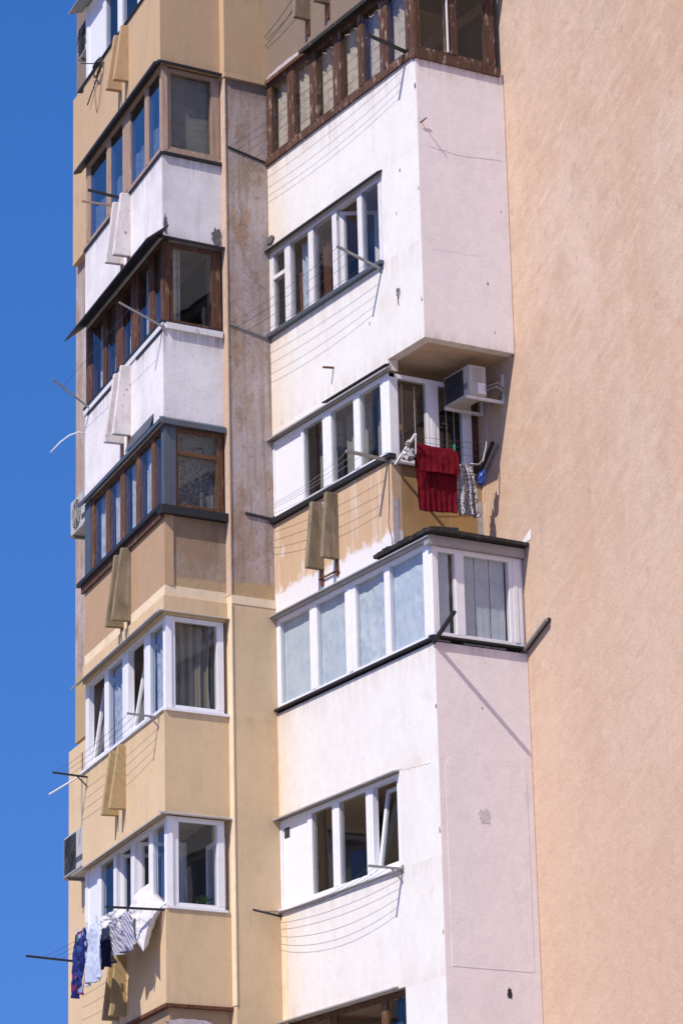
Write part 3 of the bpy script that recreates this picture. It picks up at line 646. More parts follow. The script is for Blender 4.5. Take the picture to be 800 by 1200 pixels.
# W4
w = window('white plastic corner glazing lined with pale blue sheets under a black felt roof', [
    dict(F=RL, z0=12.82, z1=14.12, bars=[(37.86, 37.985), (36.83, 37.02), (35.79, 36.06), (34.90, 35.03), (33.822, 34.045)], panes=[(37.02, 37.86), (36.06, 36.83), (35.03, 35.79), (34.045, 34.90)]),
    dict(F=RR, z0=12.84, z1=14.05, bars=[(21.37, 21.42), (21.72, 21.85), (22.55, 22.74)], panes=[(21.42, 21.72), (21.85, 22.55)])], 'upvc')
ledge(w, 'sill', 'darkmetal', (RL, 33.76, 38.06, 12.79, 12.817, -.05, .06), (RR, 21.306, 22.78, 12.81, 12.835, -.05, .06))
ledge(w, 'side_filler', 'upvc', (RR, 22.742, 22.785, 12.84, 14.05, -.08, -.03))
m = sheet(RL, 33.75, 38.25, 14.19, 14.16, .004, .11, .02); m.build('canopy', 'galv', w)
ledge(w, 'fascia', 'galv', (RR, 21.28, 22.78, 14.055, 14.18, -.05, .06), (RL, 33.76, 37.98, 14.125, 14.155, -.04, .08))
m = Mesh(); rr = random.Random(4)
aa = [33.62 + i * .12 for i in range(13)]
for i in range(12):
    m.hexa([RL.P(aa[i], 14.195, -.3), RL.P(aa[i + 1], 14.195, -.3), RL.P(aa[i + 1], 14.195, .13), RL.P(aa[i], 14.195, .13),
            RL.P(aa[i], 14.28, -.3), RL.P(aa[i + 1], 14.28, -.3), RL.P(aa[i + 1], 14.235 + rr.uniform(0, .03), .13 + rr.uniform(0, .03)), RL.P(aa[i], 14.235 + rr.uniform(0, .02), .13 + rr.uniform(0, .03))])
m.prism([(21.68, 33.62), (22.785, 33.66), (22.785, 34.745), (21.68, 34.745)], 14.195, 14.24)
m.build('felt_roof', 'bitumen', w)
mm = Mesh(); tp = ((33.80, 14.26), (33.62, 14.28), (33.60, 14.42), (33.66, 14.40), (33.80, 14.31))
mm.v = [tuple(WL.P(a, z, .006)) for a, z in tp] + [tuple(WL.P(a, z, -.002)) for a, z in tp]; mm.f = [(0, 1, 2, 3, 4)] + [(i, (i + 1) % 5, 5 + (i + 1) % 5, 5 + i) for i in range(5)]
part(mm, 'paint_patch', 'white')
# W5
w = window('small white plastic window with one tilted sash above the five line rack', [
    dict(F=RL, z0=10.0, z1=11.24, bars=[(37.90, 37.985), (37.09, 37.20), (36.36, 36.53), (35.47, 35.65), (34.78, 34.85)], panes=[(36.53, 37.09), (35.65, 36.36)], panels=[(37.20, 37.90)])], 'upvc')
sash_open(w, RL, 34.86, 35.46, 10.06, 11.17, 'tilt', .16, 'upvc')
ledge(w, 'sill', 'upvc', (RL, 34.75, 38.06, 9.965, 9.998, -.05, .06))
m = sheet(RL, 34.78, 38.16, 11.285, 11.255, .004, .11, .02); m.build('canopy', 'galv', w)
ledge(w, 'vent', 'ac_dark', (RL, 37.72, 37.86, 10.98, 11.12, -.024, -.018))
# W6
w = window('shaded brown window with blue curtain, lowest on the right bay', [
    dict(F=RL, z0=7.12, z1=8.44, bars=[(37.8, 37.98), (36.7, 36.9), (35.35, 35.5), (34.80, 34.88)], panes=[(36.9, 37.8), (35.5, 36.7), (34.88, 35.35)])], 'wood_orange', d0=-.14, d1=-.07)
m = sheet(RL, 34.95, 38.1, 8.495, 8.465, .004, .10, .02); m.build('canopy', 'galv', w)
# lowest left window
w = window('grey edged window at the very bottom of the left bay', [
    dict(F=LF, z0=7.0, z1=8.2, bars=[(3.8, 3.95), (0, .15), (1.8, 2.0)], panes=[(2.0, 3.8), (.15, 1.8)])], 'wood', d0=-.02, d1=.03)
m = blob(LR, 20.0, 8.39, .36, .06, .05, 52, 26, .14)
m.build('mortar_fillet', 'repair', w)

# ------------------------------------------------------------------ curtains
def sheetcloth(name, F, a0, a1, z0, z1, d, mat, label, cat='curtain', group=None, amp=.03, waves=5, seed=0, nu=60, nv=14, crumple=0.0, gather=0.0, solid=0):
    rr = random.Random(seed); ph = [rr.uniform(0, 6) for _ in range(4)]
    m = Mesh()
    for j in range(nv + 1):
        v = j / nv
        for i in range(nu + 1):
            u = i / nu; a = a0 + (a1 - a0) * u
            k = amp * (math.sin(u * waves * 6.283 + ph[0] + .5 * math.sin(v * 2 + ph[1])) + .5 * math.sin(u * waves * 14.1 + ph[2]))
            if crumple:
                q = Vector((u * 1.3 + v * 2.6 + seed, v * 1.5 - u * 2.4, seed * 1.7))
                k += crumple * (1 - abs(mnoise.noise(q)) * 3.2) + crumple * .6 * (1 - abs(mnoise.noise(q * 2.3)) * 3)
            m.v.append(tuple(F.P(a + gather * math.sin(v * 3) * (u - .5), z1 + (z0 - z1) * v, d + k)))
    for j in range(nv):
        for i in range(nu):
            b = j * (nu + 1) + i; m.f.append((b, b + 1, b + nu + 2, b + nu + 1))
    o = m.build(name, mat, loc=tuple(F.P((a0 + a1) / 2, z0, d)), smooth=True, recalc=False)
    return tag(o, label, cat, group)
sheetcloth('curtain', RL, 34.1, 37.85, 21.0, 22.3, -.135, 'c_cream', 'long cream curtain in wavy folds behind the topmost brown glazing', waves=17, amp=.018, seed=1, nu=300)
sheetcloth('curtain', LF, .2, 3.7, 15.5, 16.8, -.125, 'c_lace', 'pale blue lace curtain behind the orange brown wooden glazing', waves=13, amp=.014, seed=2, nu=240)
sheetcloth('curtain', LR, 19.90, 20.55, 15.5, 16.8, -.16, 'c_lace_grey', 'grey lace curtain filling the end light with a crossbar', waves=3, amp=.006, seed=3)
sheetcloth('curtain', LF, .2, 3.75, 20.9, 21.62, -.10, 'c_lace', 'short pale curtain low behind the beige wooden glazing', waves=12, amp=.012, seed=61, nu=200)
sheetcloth('roller_blind', LR, 19.84, 20.52, 21.0, 22.3, -.12, 'c_grey', 'plain grey roller blind behind the beige wooden end light', 'blind', waves=1, amp=.002, seed=4)
sheetcloth('curtain', LR, 19.84, 20.50, 12.6, 14.0, -.14, 'c_stripe_curtain', 'grey and mustard striped curtain behind white plastic end light', waves=4, amp=.022, seed=5, gather=-.12)
sheetcloth('curtain', LF, .2, .85, 12.6, 13.98, -.13, 'c_lace', 'pale curtain behind the fixed pane nearest the bay corner, over the four line rack', waves=4, amp=.02, seed=6)
sheetcloth('curtain', LF, 2.0, 2.85, 12.6, 13.98, -.13, 'c_lace', 'pale curtain between the two tilted sashes of white glazing', waves=5, amp=.02, seed=7)
sheetcloth('curtain', LR, 19.84, 20.05, 18.3, 19.6, -.18, 'c_cream', 'narrow pale curtain beside the brown post of dark end light', waves=2, amp=.02, seed=8)
sheetcloth('curtain', LF, .2, 3.6, 18.3, 19.6, -.15, 'c_lace', 'pale blue curtain behind the brown glazing under the slanting awning', waves=9, amp=.02, seed=9, nu=200)
for i, (a0, a1, lab) in enumerate(((37.0, 37.88, 'pale sheet covering the pane nearest the bare pier'), (36.04, 36.85, 'pale blue sheet covering second pane from the pier'), (35.01, 35.81, 'crumpled pale blue sheet covering third pane from the pier'), (34.03, 34.92, 'crumpled pale blue sheet covering pane beside the corner post'))):
    sheetcloth('window_sheet', RL, a0, a1, 12.80, 14.12, -.085, 'c_film', lab, 'window sheet', 'sheets lining the felt roofed balcony', amp=.002, waves=2, seed=20 + i, crumple=(.003, .006, .012, .009)[i], nu=70, nv=90)
sheetcloth('window_sheet', RR, 21.40, 21.66, 12.80, 14.05, -.085, 'c_film', 'narrow pale sheet in the small end pane with dark gap beside it', 'window sheet', 'sheets lining the felt roofed balcony', amp=.002, waves=1, seed=25, crumple=.004, nu=20, nv=40)
for i, (a0, a1, lab) in enumerate(((21.86, 22.055, 'hanging pale strip left of the first dark slit in the end pane'), (22.065, 22.285, 'hanging pale strip between two dark slits in the end pane'), (22.295, 22.52, 'hanging pale strip right of the second dark slit in the end pane'))):
    sheetcloth('window_sheet', RR, a0, a1, 12.80, 14.05, -.09, 'c_film', lab, 'window sheet', 'sheets lining the felt roofed balcony', amp=.002, waves=1, seed=30 + i, crumple=.003, nu=20, nv=40)
sheetcloth('curtain', RL, 37.35, 37.75, 18.45, 19.2, -.2, 'c_rustcurtain', 'brown curtain in the small casement with a crossbar', waves=3, amp=.02, seed=43)
sheetcloth('curtain', RL, 36.85, 37.33, 18.4, 19.6, -.2, 'c_lace', 'pale net curtain in second pane of white wooden window', waves=4, amp=.02, seed=44)
sheetcloth('curtain', RL, 36.5, 36.72, 18.4, 19.6, -.2, 'c_rustcurtain', 'brown curtain edge in middle pane of white wooden window', waves=2, amp=.02, seed=45)
sheetcloth('curtain', RL, 35.05, 35.2, 18.4, 19.6, -.24, 'c_rustcurtain', 'brown curtain gathered in the pane farthest from the pier', waves=2, amp=.02, seed=46)
sheetcloth('curtain', RL, 34.9, 35.5, 7.1, 8.4, -.22, 'c_bluecurtain', 'dark blue curtain in the lowest shaded window', waves=3, amp=.02, seed=47)
for i, (a0, a1, lab) in enumerate(((36.5, 37.12, 'grey net behind the pane next to the white panel'), (35.68, 36.35, 'grey net behind the widest pane left of white corner post'), (34.98, 35.57, 'grey net behind the pane beside the white corner post'))):
    sheetcloth('curtain', RL, a0, a1, 15.5, 16.7, -.3, 'c_grey', lab, waves=4, amp=.02, seed=50 + i)

# ------------------------------------------------------------------ clotheslines
def sagline(p, q, sag, r=.0028, n=14):
    p, q = Vector(p), Vector(q)
    return Mesh().tube([p + (q - p) * (i / n) - Vector((0, 0, sag * 4 * (i / n) * (1 - i / n))) for i in range(n + 1)], r, 5)
def rack(label, F, near, far, fr, sag, mat_near='lightmetal', mat_far='darkmetal', w=.035, group='clothesline racks on the balconies', wm='wire', knobs=False, brace=False):
    """near/far: (a, z, out, dz)"""
    def tip(e, s): return F.P(e[0], e[1] + e[3] * s, e[2] * s)
    t = thing('clothesline', label, 'clothesline', tuple(F.P(near[0], near[1], 0)), group)
    for e, mt in ((near, mat_near), (far, mat_far)):
        m = Mesh().bar(tip(e, -.02), tip(e, 1), w, w * .8)
        m.box(F, e[0] - .03, e[0] + .03, e[1] - .05, e[1] + .05, .001, .012)
        if brace: m.bar(tip(e, .35), F.P(e[0], e[1] - .16, .01), .016)
        if knobs:
            for s in fr: m.bar(tip(e, s) + Vector((0, 0, -.03)), tip(e, s) + Vector((0, 0, .03)), .03)
        m.build('arm', mt, t)
    for i, s in enumerate(fr):
        sagline(tip(near, s), tip(far, s), sag * (.45 + 1.2 * abs(math.sin(i * 2.7 + near[0])))).build('line', wm, t, smooth=True)
    return t
rack('clothesline of dark arms and thin wires across the topmost brown glazing', RL, (34.02, 21.19, .64, .13), (37.98, 21.10, .66, .13), (.35, .6, .8, .97), .06, 'darkmetal', 'darkmetal', .045)
rack('clothesline with pale metal arms slanting across the white wooden window', RL, (34.85, 18.29, .70, .21), (37.97, 18.33, .70, .14), (.3, .55, .78, .97), .05, 'lightmetal', 'lightmetal', .035)
rack('clothesline under the white panelled glazing with one pale and one black arm', RL, (34.83, 15.53, .65, .035), (37.97, 15.60, .46, .035), (.35, .6, .8, .97), .08, 'lightmetal', 'darkmetal', .045, wm='wirelight')
rack('five line clothesline with sagging wires under the small white window', RL, (34.76, 9.97, .51, .0), (37.97, 9.92, .44, .06), (.2, .4, .6, .8, .97), .12, 'lightmetal', 'darkmetal', .035, knobs=True, brace=True)
rack('clothesline on slim steel rods across the brown glazing under the awning', LF, (.0, 18.28, .66, .30), (3.72, 18.30, .58, .40), (.75,), .02, 'lightmetal', 'lightmetal', .028)
rack('four line clothesline with knobbed arms beneath the tilted white sashes', LF, (.25, 12.61, .49, .03), (3.75, 12.56, .56, .04), (.3, .52, .74, .96), .04, 'lightmetal', 'darkmetal', .03, knobs=True, brace=True)
rack('clothesline with long black arms carrying the washing and pillow', LF, (.03, 9.91, .85, 0), (3.785, 9.83, .93, .06), (.45, .6, .76), .05, 'darkmetal', 'darkmetal', .035)
t = thing('clothesline', 'two bare line bars, one black one wooden, over the upper whitewashed fins', 'clothesline', tuple(LF.P(2.1, 21.07, 0)))
Mesh().bar(LF.P(2.02, 21.06, .0), LF.P(2.02, 21.13, .54), .045, .03).build('bar', 'darkmetal', t)
Mesh().bar(LF.P(2.25, 21.03, .0), LF.P(2.25, 21.04, .57), .03, .025).build('bar', 'wood_beige', t)
# racks on the end faces, arms towards the street
t = thing('clothesline', 'clothesline with slanted arms on the end of the open balcony holding the red towel', 'clothesline', tuple(R3.P(21.40, 15.44, 0)), 'clothesline racks on the balconies')
LZ = []
la, lb = (R3.P(21.40, 15.44, .05), R3.P(21.40, 15.70, .58)), (R3.P(22.70, 15.42, .02), R3.P(22.70, 15.83, .46))
Mesh().bar(*la, .03).build('arm', 'whiterod', t)
Mesh().bar(la[1], R3.P(21.44, 15.45, .50), .018).build('arm', 'whiterod', t)
Mesh().bar(*lb, .04).build('arm', 'darkmetal', t)
Mesh().bar(R3.P(22.78, 15.40, .02), R3.P(22.78, 15.78, .46), .035).build('arm', 'lightmetal', t)
for s in (.35, .6, .8, .95): sagline(la[0].lerp(la[1], s), lb[0].lerp(lb[1], s), .02).build('line', 'wire', t, smooth=True)
t = thing('clothesline', 'slanted dark clothesline arms without wires below the pale blue sheeted window', 'clothesline', tuple(RR.P(21.36, 12.76, 0)))
Mesh().bar(RR.P(21.345, 12.74, .0), RR.P(21.345, 13.02, .53), .05, .035).build('arm', 'darkmetal', t)
Mesh().bar(RR.P(22.765, 12.82, .02), RR.P(22.765, 13.09, .58), .04, .03).build('arm', 'darkmetal', t)
Mesh().bar(RR.P(22.72, 12.80, .02), RR.P(22.72, 13.07, .58), .04, .03).build('arm', 'lightmetal', t)
# stray rods, wires and stubs
m = Mesh().tube([LF.P(3.99, 17.98, .0), LF.P(3.99, 18.0, .10), LF.P(3.98, 17.93, .25), LF.P(3.97, 17.80, .4), LF.P(3.97, 17.62, .55)], .012, 6)
tag(m.build('bent_rod', 'whiterod', loc=tuple(LF.P(3.99, 17.98, 0)), smooth=True), 'thin white bent rod curving out from the edge of the upper white parapet', 'rod')
m = Mesh().tube([LF.P(3.95, 12.60, .12), LF.P(3.97, 12.32, .55)], .014, 6)
tag(m.build('loose_rod', 'whiterod', loc=tuple(LF.P(3.95, 12.6, .12))), 'straight white rod hanging slanted from the knobbed arm at the left edge', 'rod')
m = Mesh().bar(RL.P(36.2, 17.31, .0), RL.P(36.2, 17.29, .17), .025)
tag(m.build('iron_stub', 'rust', loc=tuple(RL.P(36.2, 17.31, 0))), 'short rusty iron stub sticking out of the white wall above the white panel', 'iron stub')
m = Mesh().tube([RR.P(21.424, 20.07, 0), RR.P(21.424, 20.08, .15)], .008, 5).tube([RR.P(21.39, 20.05, .03), RR.P(21.47, 20.12, .05)], .008, 5)
tag(m.build('nail', 'rust', loc=tuple(RR.P(21.424, 20.07, 0))), 'long bent nail in the pale end wall below the topmost glazing', 'nail')
pts = [RL.P(34.42, 17.80 + .06 * math.cos(k * .7), .012 + .01 * (k % 2)) + Vector((0, .035 * math.sin(k * .7), 0)) for k in range(10)] + [RL.P(34.44, 17.70, .01), RL.P(34.43, 17.62, .01)]
tag(Mesh().tube(pts, .006, 5).build('wire_loop', 'wire', loc=tuple(RL.P(34.42, 17.8, 0)), smooth=True), 'small wire loop fixed to the white overhanging bay near its lower corner', 'wire loop')
pts = []
for k in range(30):
    th = k * .55; r_ = .13 + .015 * math.sin(k * 1.7)
    pts.append(LF.P(3.05 + r_ * 1.6 * math.cos(th), 23.70 + r_ * math.sin(th) - .002 * k, .09 + .012 * math.sin(k)))
m = Mesh().tube([LF.P(3.3, 23.84, .28), LF.P(3.2, 23.82, .10)] + pts + [LF.P(3.3, 23.5, .06), LF.P(3.62, 23.3, .08)], .010, 5)
m.tube([LF.P(2.95, 23.6, .06), LF.P(2.98, 23.3, .05), LF.P(3.1, 23.05, .05), LF.P(3.22, 23.0, .05), LF.P(3.3, 23.3, .05), LF.P(3.32, 23.6, .06)], .004, 5)
tag(m.build('cable_coil', 'rubber', loc=tuple(LF.P(3.05, 23.7, .08)), smooth=True), 'coil of black cable hanging on the peach wall below white glazing', 'cable coil')
for i, (z0, z1) in enumerate(((22.98, 23.55), (23.13, 23.75))):
    m = sagline(RL.P(37.96, z0, .03), RL.P(35.9, z1, .14), .10, .005)
    tag(m.build('loose_wire', 'wire', loc=tuple(RL.P(37.96, z0, .03)), smooth=True), ('lower' if i == 0 else 'upper') + ' of the two loose black wires crossing the bare top right parapet', 'wire')
m = Mesh().tube([RL.P(34.80, 15.5, .006), RL.P(34.82, 14.95, .006), RL.P(34.86, 14.65, .006), RL.P(34.70 + .07, 14.40, .006), RL.P(34.76, 14.28, .02)], .006, 5)
tag(m.build('hanging_cable', 'wire', loc=tuple(RL.P(34.8, 14.3, 0)), smooth=True), 'thin dark cable dropping down the ochre parapet near its corner', 'cable')
m = Mesh().tube([LF.P(5.2, 13.3, -.31), LF.P(5.2, 12.4, -.31), LF.P(5.2, 11.3, -.31)], .012, 6)
tag(m.build('drain_pipe', 'galv', loc=tuple(LF.P(5.2, 11.3, -.31))), 'thin vertical pipe on the tan wall edge above the lowest air conditioner', 'pipe')

# ------------------------------------------------------------------ air conditioners
def ac(label, F, a0, a1, z0, z1, d0, d1, fan_c, rect=False, bracket=True, dark=False):
    t = thing('air_conditioner', label, 'air conditioner', tuple(F.P((a0 + a1) / 2, z0, d0)), 'outdoor air conditioner units')
    c = Mesh().box(F, a0, a1, z0, z1, d0, d1).build('casing', 'ac_white', t, bevel=.012)
    h = z1 - z0; cz = (z0 + z1) / 2; r = h * .42
    m = Mesh()
    if rect:
        hw = min(.30, (a1 - a0) * .36); m.box(F, fan_c - hw, fan_c + hw, z0 + .03, z1 - .03, d1 + .001, d1 + .008)
    else:
        n = 28; b = [tuple(F.P(fan_c + r * math.cos(6.2832 * i / n), cz + r * math.sin(6.2832 * i / n), d1 + .003)) for i in range(n)]
        m.v = b; m.f = [tuple(range(n))]
    gr = m.build('fan_grille', 'ac_dark', t)
    m = Mesh()
    for k in range(1, 7):
        rk = r * k / 6; pts = [F.P(fan_c + rk * math.cos(6.2832 * i / 24), cz + rk * math.sin(6.2832 * i / 24), d1 + .012) for i in range(25)]
        m.tube(pts, .004, 4)
    for k in range(8): th = k * .785; m.tube([F.P(fan_c, cz, d1 + .014), F.P(fan_c + r * math.cos(th), cz + r * math.sin(th), d1 + .014)], .004, 4)
    m.build('guard_ring', 'ac_dark' if rect else ('lightmetal' if dark else 'ac_white'), gr)
    lo, hi = (a0, fan_c - r) if fan_c - a0 > a1 - fan_c else (fan_c + r, a1)
    m = Mesh()
    for k in range(5): m.box(F, lo + .05, hi - .04, z0 + .10 + k * .018, z0 + .108 + k * .018, d1 + .001, d1 + .004)
    m.build('louvre', 'ac_dark', c)
    if bracket:
        for a in (a0 + .10, a1 - .10):
            Mesh().box(F, a - .02, a + .02, z0 - .045, z0 - .005, 0 if d0 > 0 else d0 - .05, d1 + .03).build('bracket', 'lightmetal', t)
    return t
ac('white air conditioner on the bare recessed wall beside upper white parapet', LF, 4.04, 4.95, 16.62, 17.17, -.36, -.05, 4.62)
ac('air conditioner with a large dark grille beside the tan parapets', LF, 4.04, 5.09, 11.32, 11.92, -.30, .0, 4.74, rect=True)
ac('dark undersided air conditioner half hidden under the topmost grey canopy', LF, 4.05, 4.53, 24.50, 25.05, -.28, -.03, 4.3, rect=True)
# unit on the side wall under the overhang
t = ac('white air conditioner held on the side wall under the overhang above the red towel', WL, 34.08, 34.72, 16.37, 16.80, .30, .57, 34.46, rect=True, bracket=False, dark=True)
for y in (34.12, 34.66):
    Mesh().box(WL, y - .02, y + .02, 16.325, 16.365, .002, .60).box(WL, y - .02, y + .02, 16.366, 16.75, .002, .03).build('bracket', 'whiterod', t)
o = Mesh().box(RR, 22.285, 22.42, 16.56, 16.76, -.266, -.261).build('label_plate', 'galv', t)
o = Mesh().box(RR, 22.34, 22.47, 16.395, 16.55, -.266, -.245).build('valve_cover', 'upvc', t)
m = Mesh().tube([Vector((22.46, 34.05, 16.45)), Vector((22.58, 33.97, 16.50)), Vector((22.70, 34.0, 16.46)), Vector((22.75, 34.15, 16.40)), Vector((22.70, 34.3, 16.36))], .013, 6)
m.tube([Vector((22.46, 34.06, 16.50)), Vector((22.60, 33.96, 16.56)), Vector((22.72, 34.02, 16.52)), Vector((22.76, 34.2, 16.42))], .011, 6)
m.build('pipe', 'lightmetal', t, smooth=True)
m = Mesh().tube([Vector((22.56, 34.25, 16.35)), Vector((22.56, 34.22, 16.0)), Vector((22.53, 34.20, 15.72)), Vector((22.47, 34.2, 15.50)), Vector((22.40, 34.22, 15.44)), Vector((22.28, 34.22, 15.43))], .013, 6)
m.build('drain_hose', 'lightmetal', t, smooth=True)

# ------------------------------------------------------------------ washing
def hang(name, F, d, rows, mat, label, cat, group=None, fold=.02, waves=4, seed=0, nu=44, nv=44, solid=.003, front=None, twist=0, crease=.03):
    """rows: (z, a_left, a_right) from top to bottom; the cloth hangs from its top row. front: a shorter fall in front of the long one"""
    rr = random.Random(seed); ph = [rr.uniform(0, 6) for _ in range(5)]
    m = Mesh()
    def row(v):
        x = v * (len(rows) - 1); i = min(int(x), len(rows) - 2); s = x - i
        return [p + (q - p) * s for p, q in zip(rows[i], rows[i + 1])]
    path = [j / nv for j in range(nv + 1)]
    def grid(sgn, vmax, off):
        b = len(m.v)
        for j in range(nv + 1):
            v = j / nv * vmax; z, a0, a1 = row(v)
            for i in range(nu + 1):
                u = i / nu
                k = fold * (.35 + .9 * v) * (math.sin(u * waves * 6.283 + ph[0] + 1.3 * v) + .5 * math.sin(u * waves * 11 + ph[1] - v * 2))
                zz = z + (.005 * math.sin(u * 13 + ph[2]) + .014 * math.sin(u * 5 + ph[3])) * v
                if j == 0: zz += .006 * math.sin(u * 20 + ph[4]) - .012 * (1 - abs(2 * u - 1))
                q = Vector((u * 3.1 + seed, v * 2.6, seed * .7 + sgn))
                k += crease * (mnoise.noise(q) + .8 * (.3 - abs(mnoise.noise(q * 2.1))) + .4 * mnoise.noise(q * 4.7))
                zz += .018 * mnoise.noise(Vector((u * 3, seed, 2))) * v
                m.v.append(tuple(F.P(a0 + (a1 - a0) * u + .03 * mnoise.noise(Vector((v * 3, seed, sgn))) * v, zz, d + off * min(1, v * 6) + sgn * .004 + k + twist * (u - .5))))
        for j in range(nv):
            for i in range(nu):
                c = b + j * (nu + 1) + i; m.f.append((c, c + 1, c + nu + 2, c + nu + 1))
    if front: grid(1, front, .03); grid(-1, 1, -.03)
    else: grid(1, 1, .015)
    z, a0, a1 = rows[0]
    o = m.build(name, mat, loc=tuple(F.P((a0 + a1) / 2, z, d)), smooth=True, solid=solid, recalc=False)
    return tag(o, label, cat, group)
# on the rack of the open balcony
hang('towel', R3, .47, [(15.62, 21.45, 22.12), (15.32, 21.46, 22.12), (15.02, 21.49, 22.11), (14.72, 21.51, 22.10)], 'c_red', 'wine red terry towel hung over the line by the air conditioner', 'towel', fold=.006, waves=7, seed=3, front=.42, nu=60, crease=.014)
hang('patterned_cloth', R3, .40, [(15.46, 22.14, 22.36), (15.3, 22.13, 22.40), (15.0, 22.14, 22.43), (14.74, 22.16, 22.46)], 'c_print', 'speckled pale cloth hanging beside the red towel', 'cloth', fold=.03, waves=2.4, seed=5)
m = Mesh()
def lump(m, c, r, seed, n=10, k=.35, sq=(1, 1, 1)):
    rr = random.Random(seed); b = len(m.v); h = n // 2
    for j in range(h + 1):
        th = math.pi * j / h
        for i in range(n):
            ph = 2 * math.pi * i / n; q = r * (1 + rr.uniform(-k, k))
            m.v.append((c[0] + q * math.sin(th) * math.cos(ph) * sq[0], c[1] + q * math.sin(th) * math.sin(ph) * sq[1], c[2] + q * math.cos(th) * sq[2]))
    for j in range(h):
        for i in range(n): m.f.append((b + j * n + i, b + j * n + (i + 1) % n, b + (j + 1) * n + (i + 1) % n, b + (j + 1) * n + i))
lump(m, R3.P(21.40, 15.47, .40), .085, 3, 12, .4, (1, 1, .9)); lump(m, R3.P(21.37, 15.62, .42), .04, 4, 8, .4)
tag(m.build('plastic_bag', 'galv', loc=tuple(R3.P(21.40, 15.47, .40))), 'crumpled translucent grey bag tied to the white slanted arm', 'bag')
m = Mesh(); base = R3.P(22.52, 15.30, .44); ax = Vector((.35, .1, .93)).normalized()
rings = [(-.10, .045), (-.09, .055), (.02, .062), (.06, .058), (.08, .03), (.12, .022)]
m.tube([base + ax * -.11, base + ax * -.10], .045, 12)
bpts = [base + ax * s for s, _ in rings]
b0 = len(m.v); u_ = ax.cross(Vector((0, 1, 0))).normalized(); v_ = ax.cross(u_)
for (s, r_) in rings: m.v += [tuple(base + ax * s + (u_ * math.cos(k * .5236) + v_ * math.sin(k * .5236)) * r_) for k in range(12)]
for i in range(len(rings) - 1):
    for k in range(12): m.f.append((b0 + i * 12 + k, b0 + i * 12 + (k + 1) % 12, b0 + (i + 1) * 12 + (k + 1) % 12, b0 + (i + 1) * 12 + k))
tag(m.build('plastic_bottle', 'plastic_blue', loc=tuple(base), smooth=True), 'small blue plastic bottle hanging at the dark slanted arm', 'bottle')
def peg(F, a, z, d, mat, label, group='clothes pegs on the lines'):
    m = Mesh().hexa([F.P(a - .006, z - .05, d - .008), F.P(a + .006, z - .05, d - .008), F.P(a + .006, z - .05, d + .012), F.P(a - .006, z - .05, d + .012), F.P(a - .006, z + .05, d - .016), F.P(a + .006, z + .05, d - .016), F.P(a + .006, z + .05, d + .02), F.P(a - .006, z + .05, d + .02)])
    tag(m.build('clothes_peg', mat, loc=tuple(F.P(a, z, d))), label, 'clothes peg', group)
peg(R3, 22.07, 15.64, .47, 'plastic_green', 'green clothes peg on top of the red towel')
G = 'washing on the lowest left clothesline'
hang('floral_trousers', LF, .70, [(9.90, 2.05, 1.50), (9.65, 2.15, 1.45), (9.42, 2.12, 1.62), (9.2, 2.10, 1.72), (9.0, 2.02, 1.72)], 'c_floral', 'dark blue floral trousers at the outer end of the washing', 'trousers', G, fold=.035, waves=2.2, seed=11)
hang('shirt', LF, .70, [(9.90, 1.36, .92), (9.7, 1.50, .80), (9.4, 1.56, .72), (9.08, 1.58, .70)], 'c_pale', 'pale blue shirt hanging upside down beside floral trousers', 'shirt', G, fold=.04, waves=1.8, seed=12)
hang('shirt', LF, .42, [(9.94, 1.32, .42), (9.8, 1.52, .35), (9.6, 1.55, .30), (9.4, 1.40, .32)], 'c_striped', 'grey striped shirt bunched below the white pillow', 'shirt', G, fold=.05, waves=2.5, seed=13)
hang('shorts', LF, .50, [(9.86, 1.40, 1.12), (9.6, 1.46, 1.08), (9.30, 1.45, 1.10)], 'c_navy', 'dark navy shorts between pale blue shirt and striped shirt', 'shorts', G, fold=.03, waves=1.6, seed=14)
hang('pillowcase', LF, .36, [(10.12, 1.9, .95), (10.0, 1.85, .80), (9.86, 1.75, .70), (9.74, 1.5, .72)], 'c_white', 'white pillowcase pinned on the line behind striped shirt', 'pillowcase', G, fold=.04, waves=1.7, seed=15)
for a, d, lab in ((1.48, .71, 'pale peg at the outer corner of pale blue shirt'), (1.0, .71, 'pale peg at the inner corner of pale blue shirt'), (1.92, .71, 'pale peg on the waist of floral trousers')):
    peg(LF, a, 9.91, d, 'whiterod', lab)
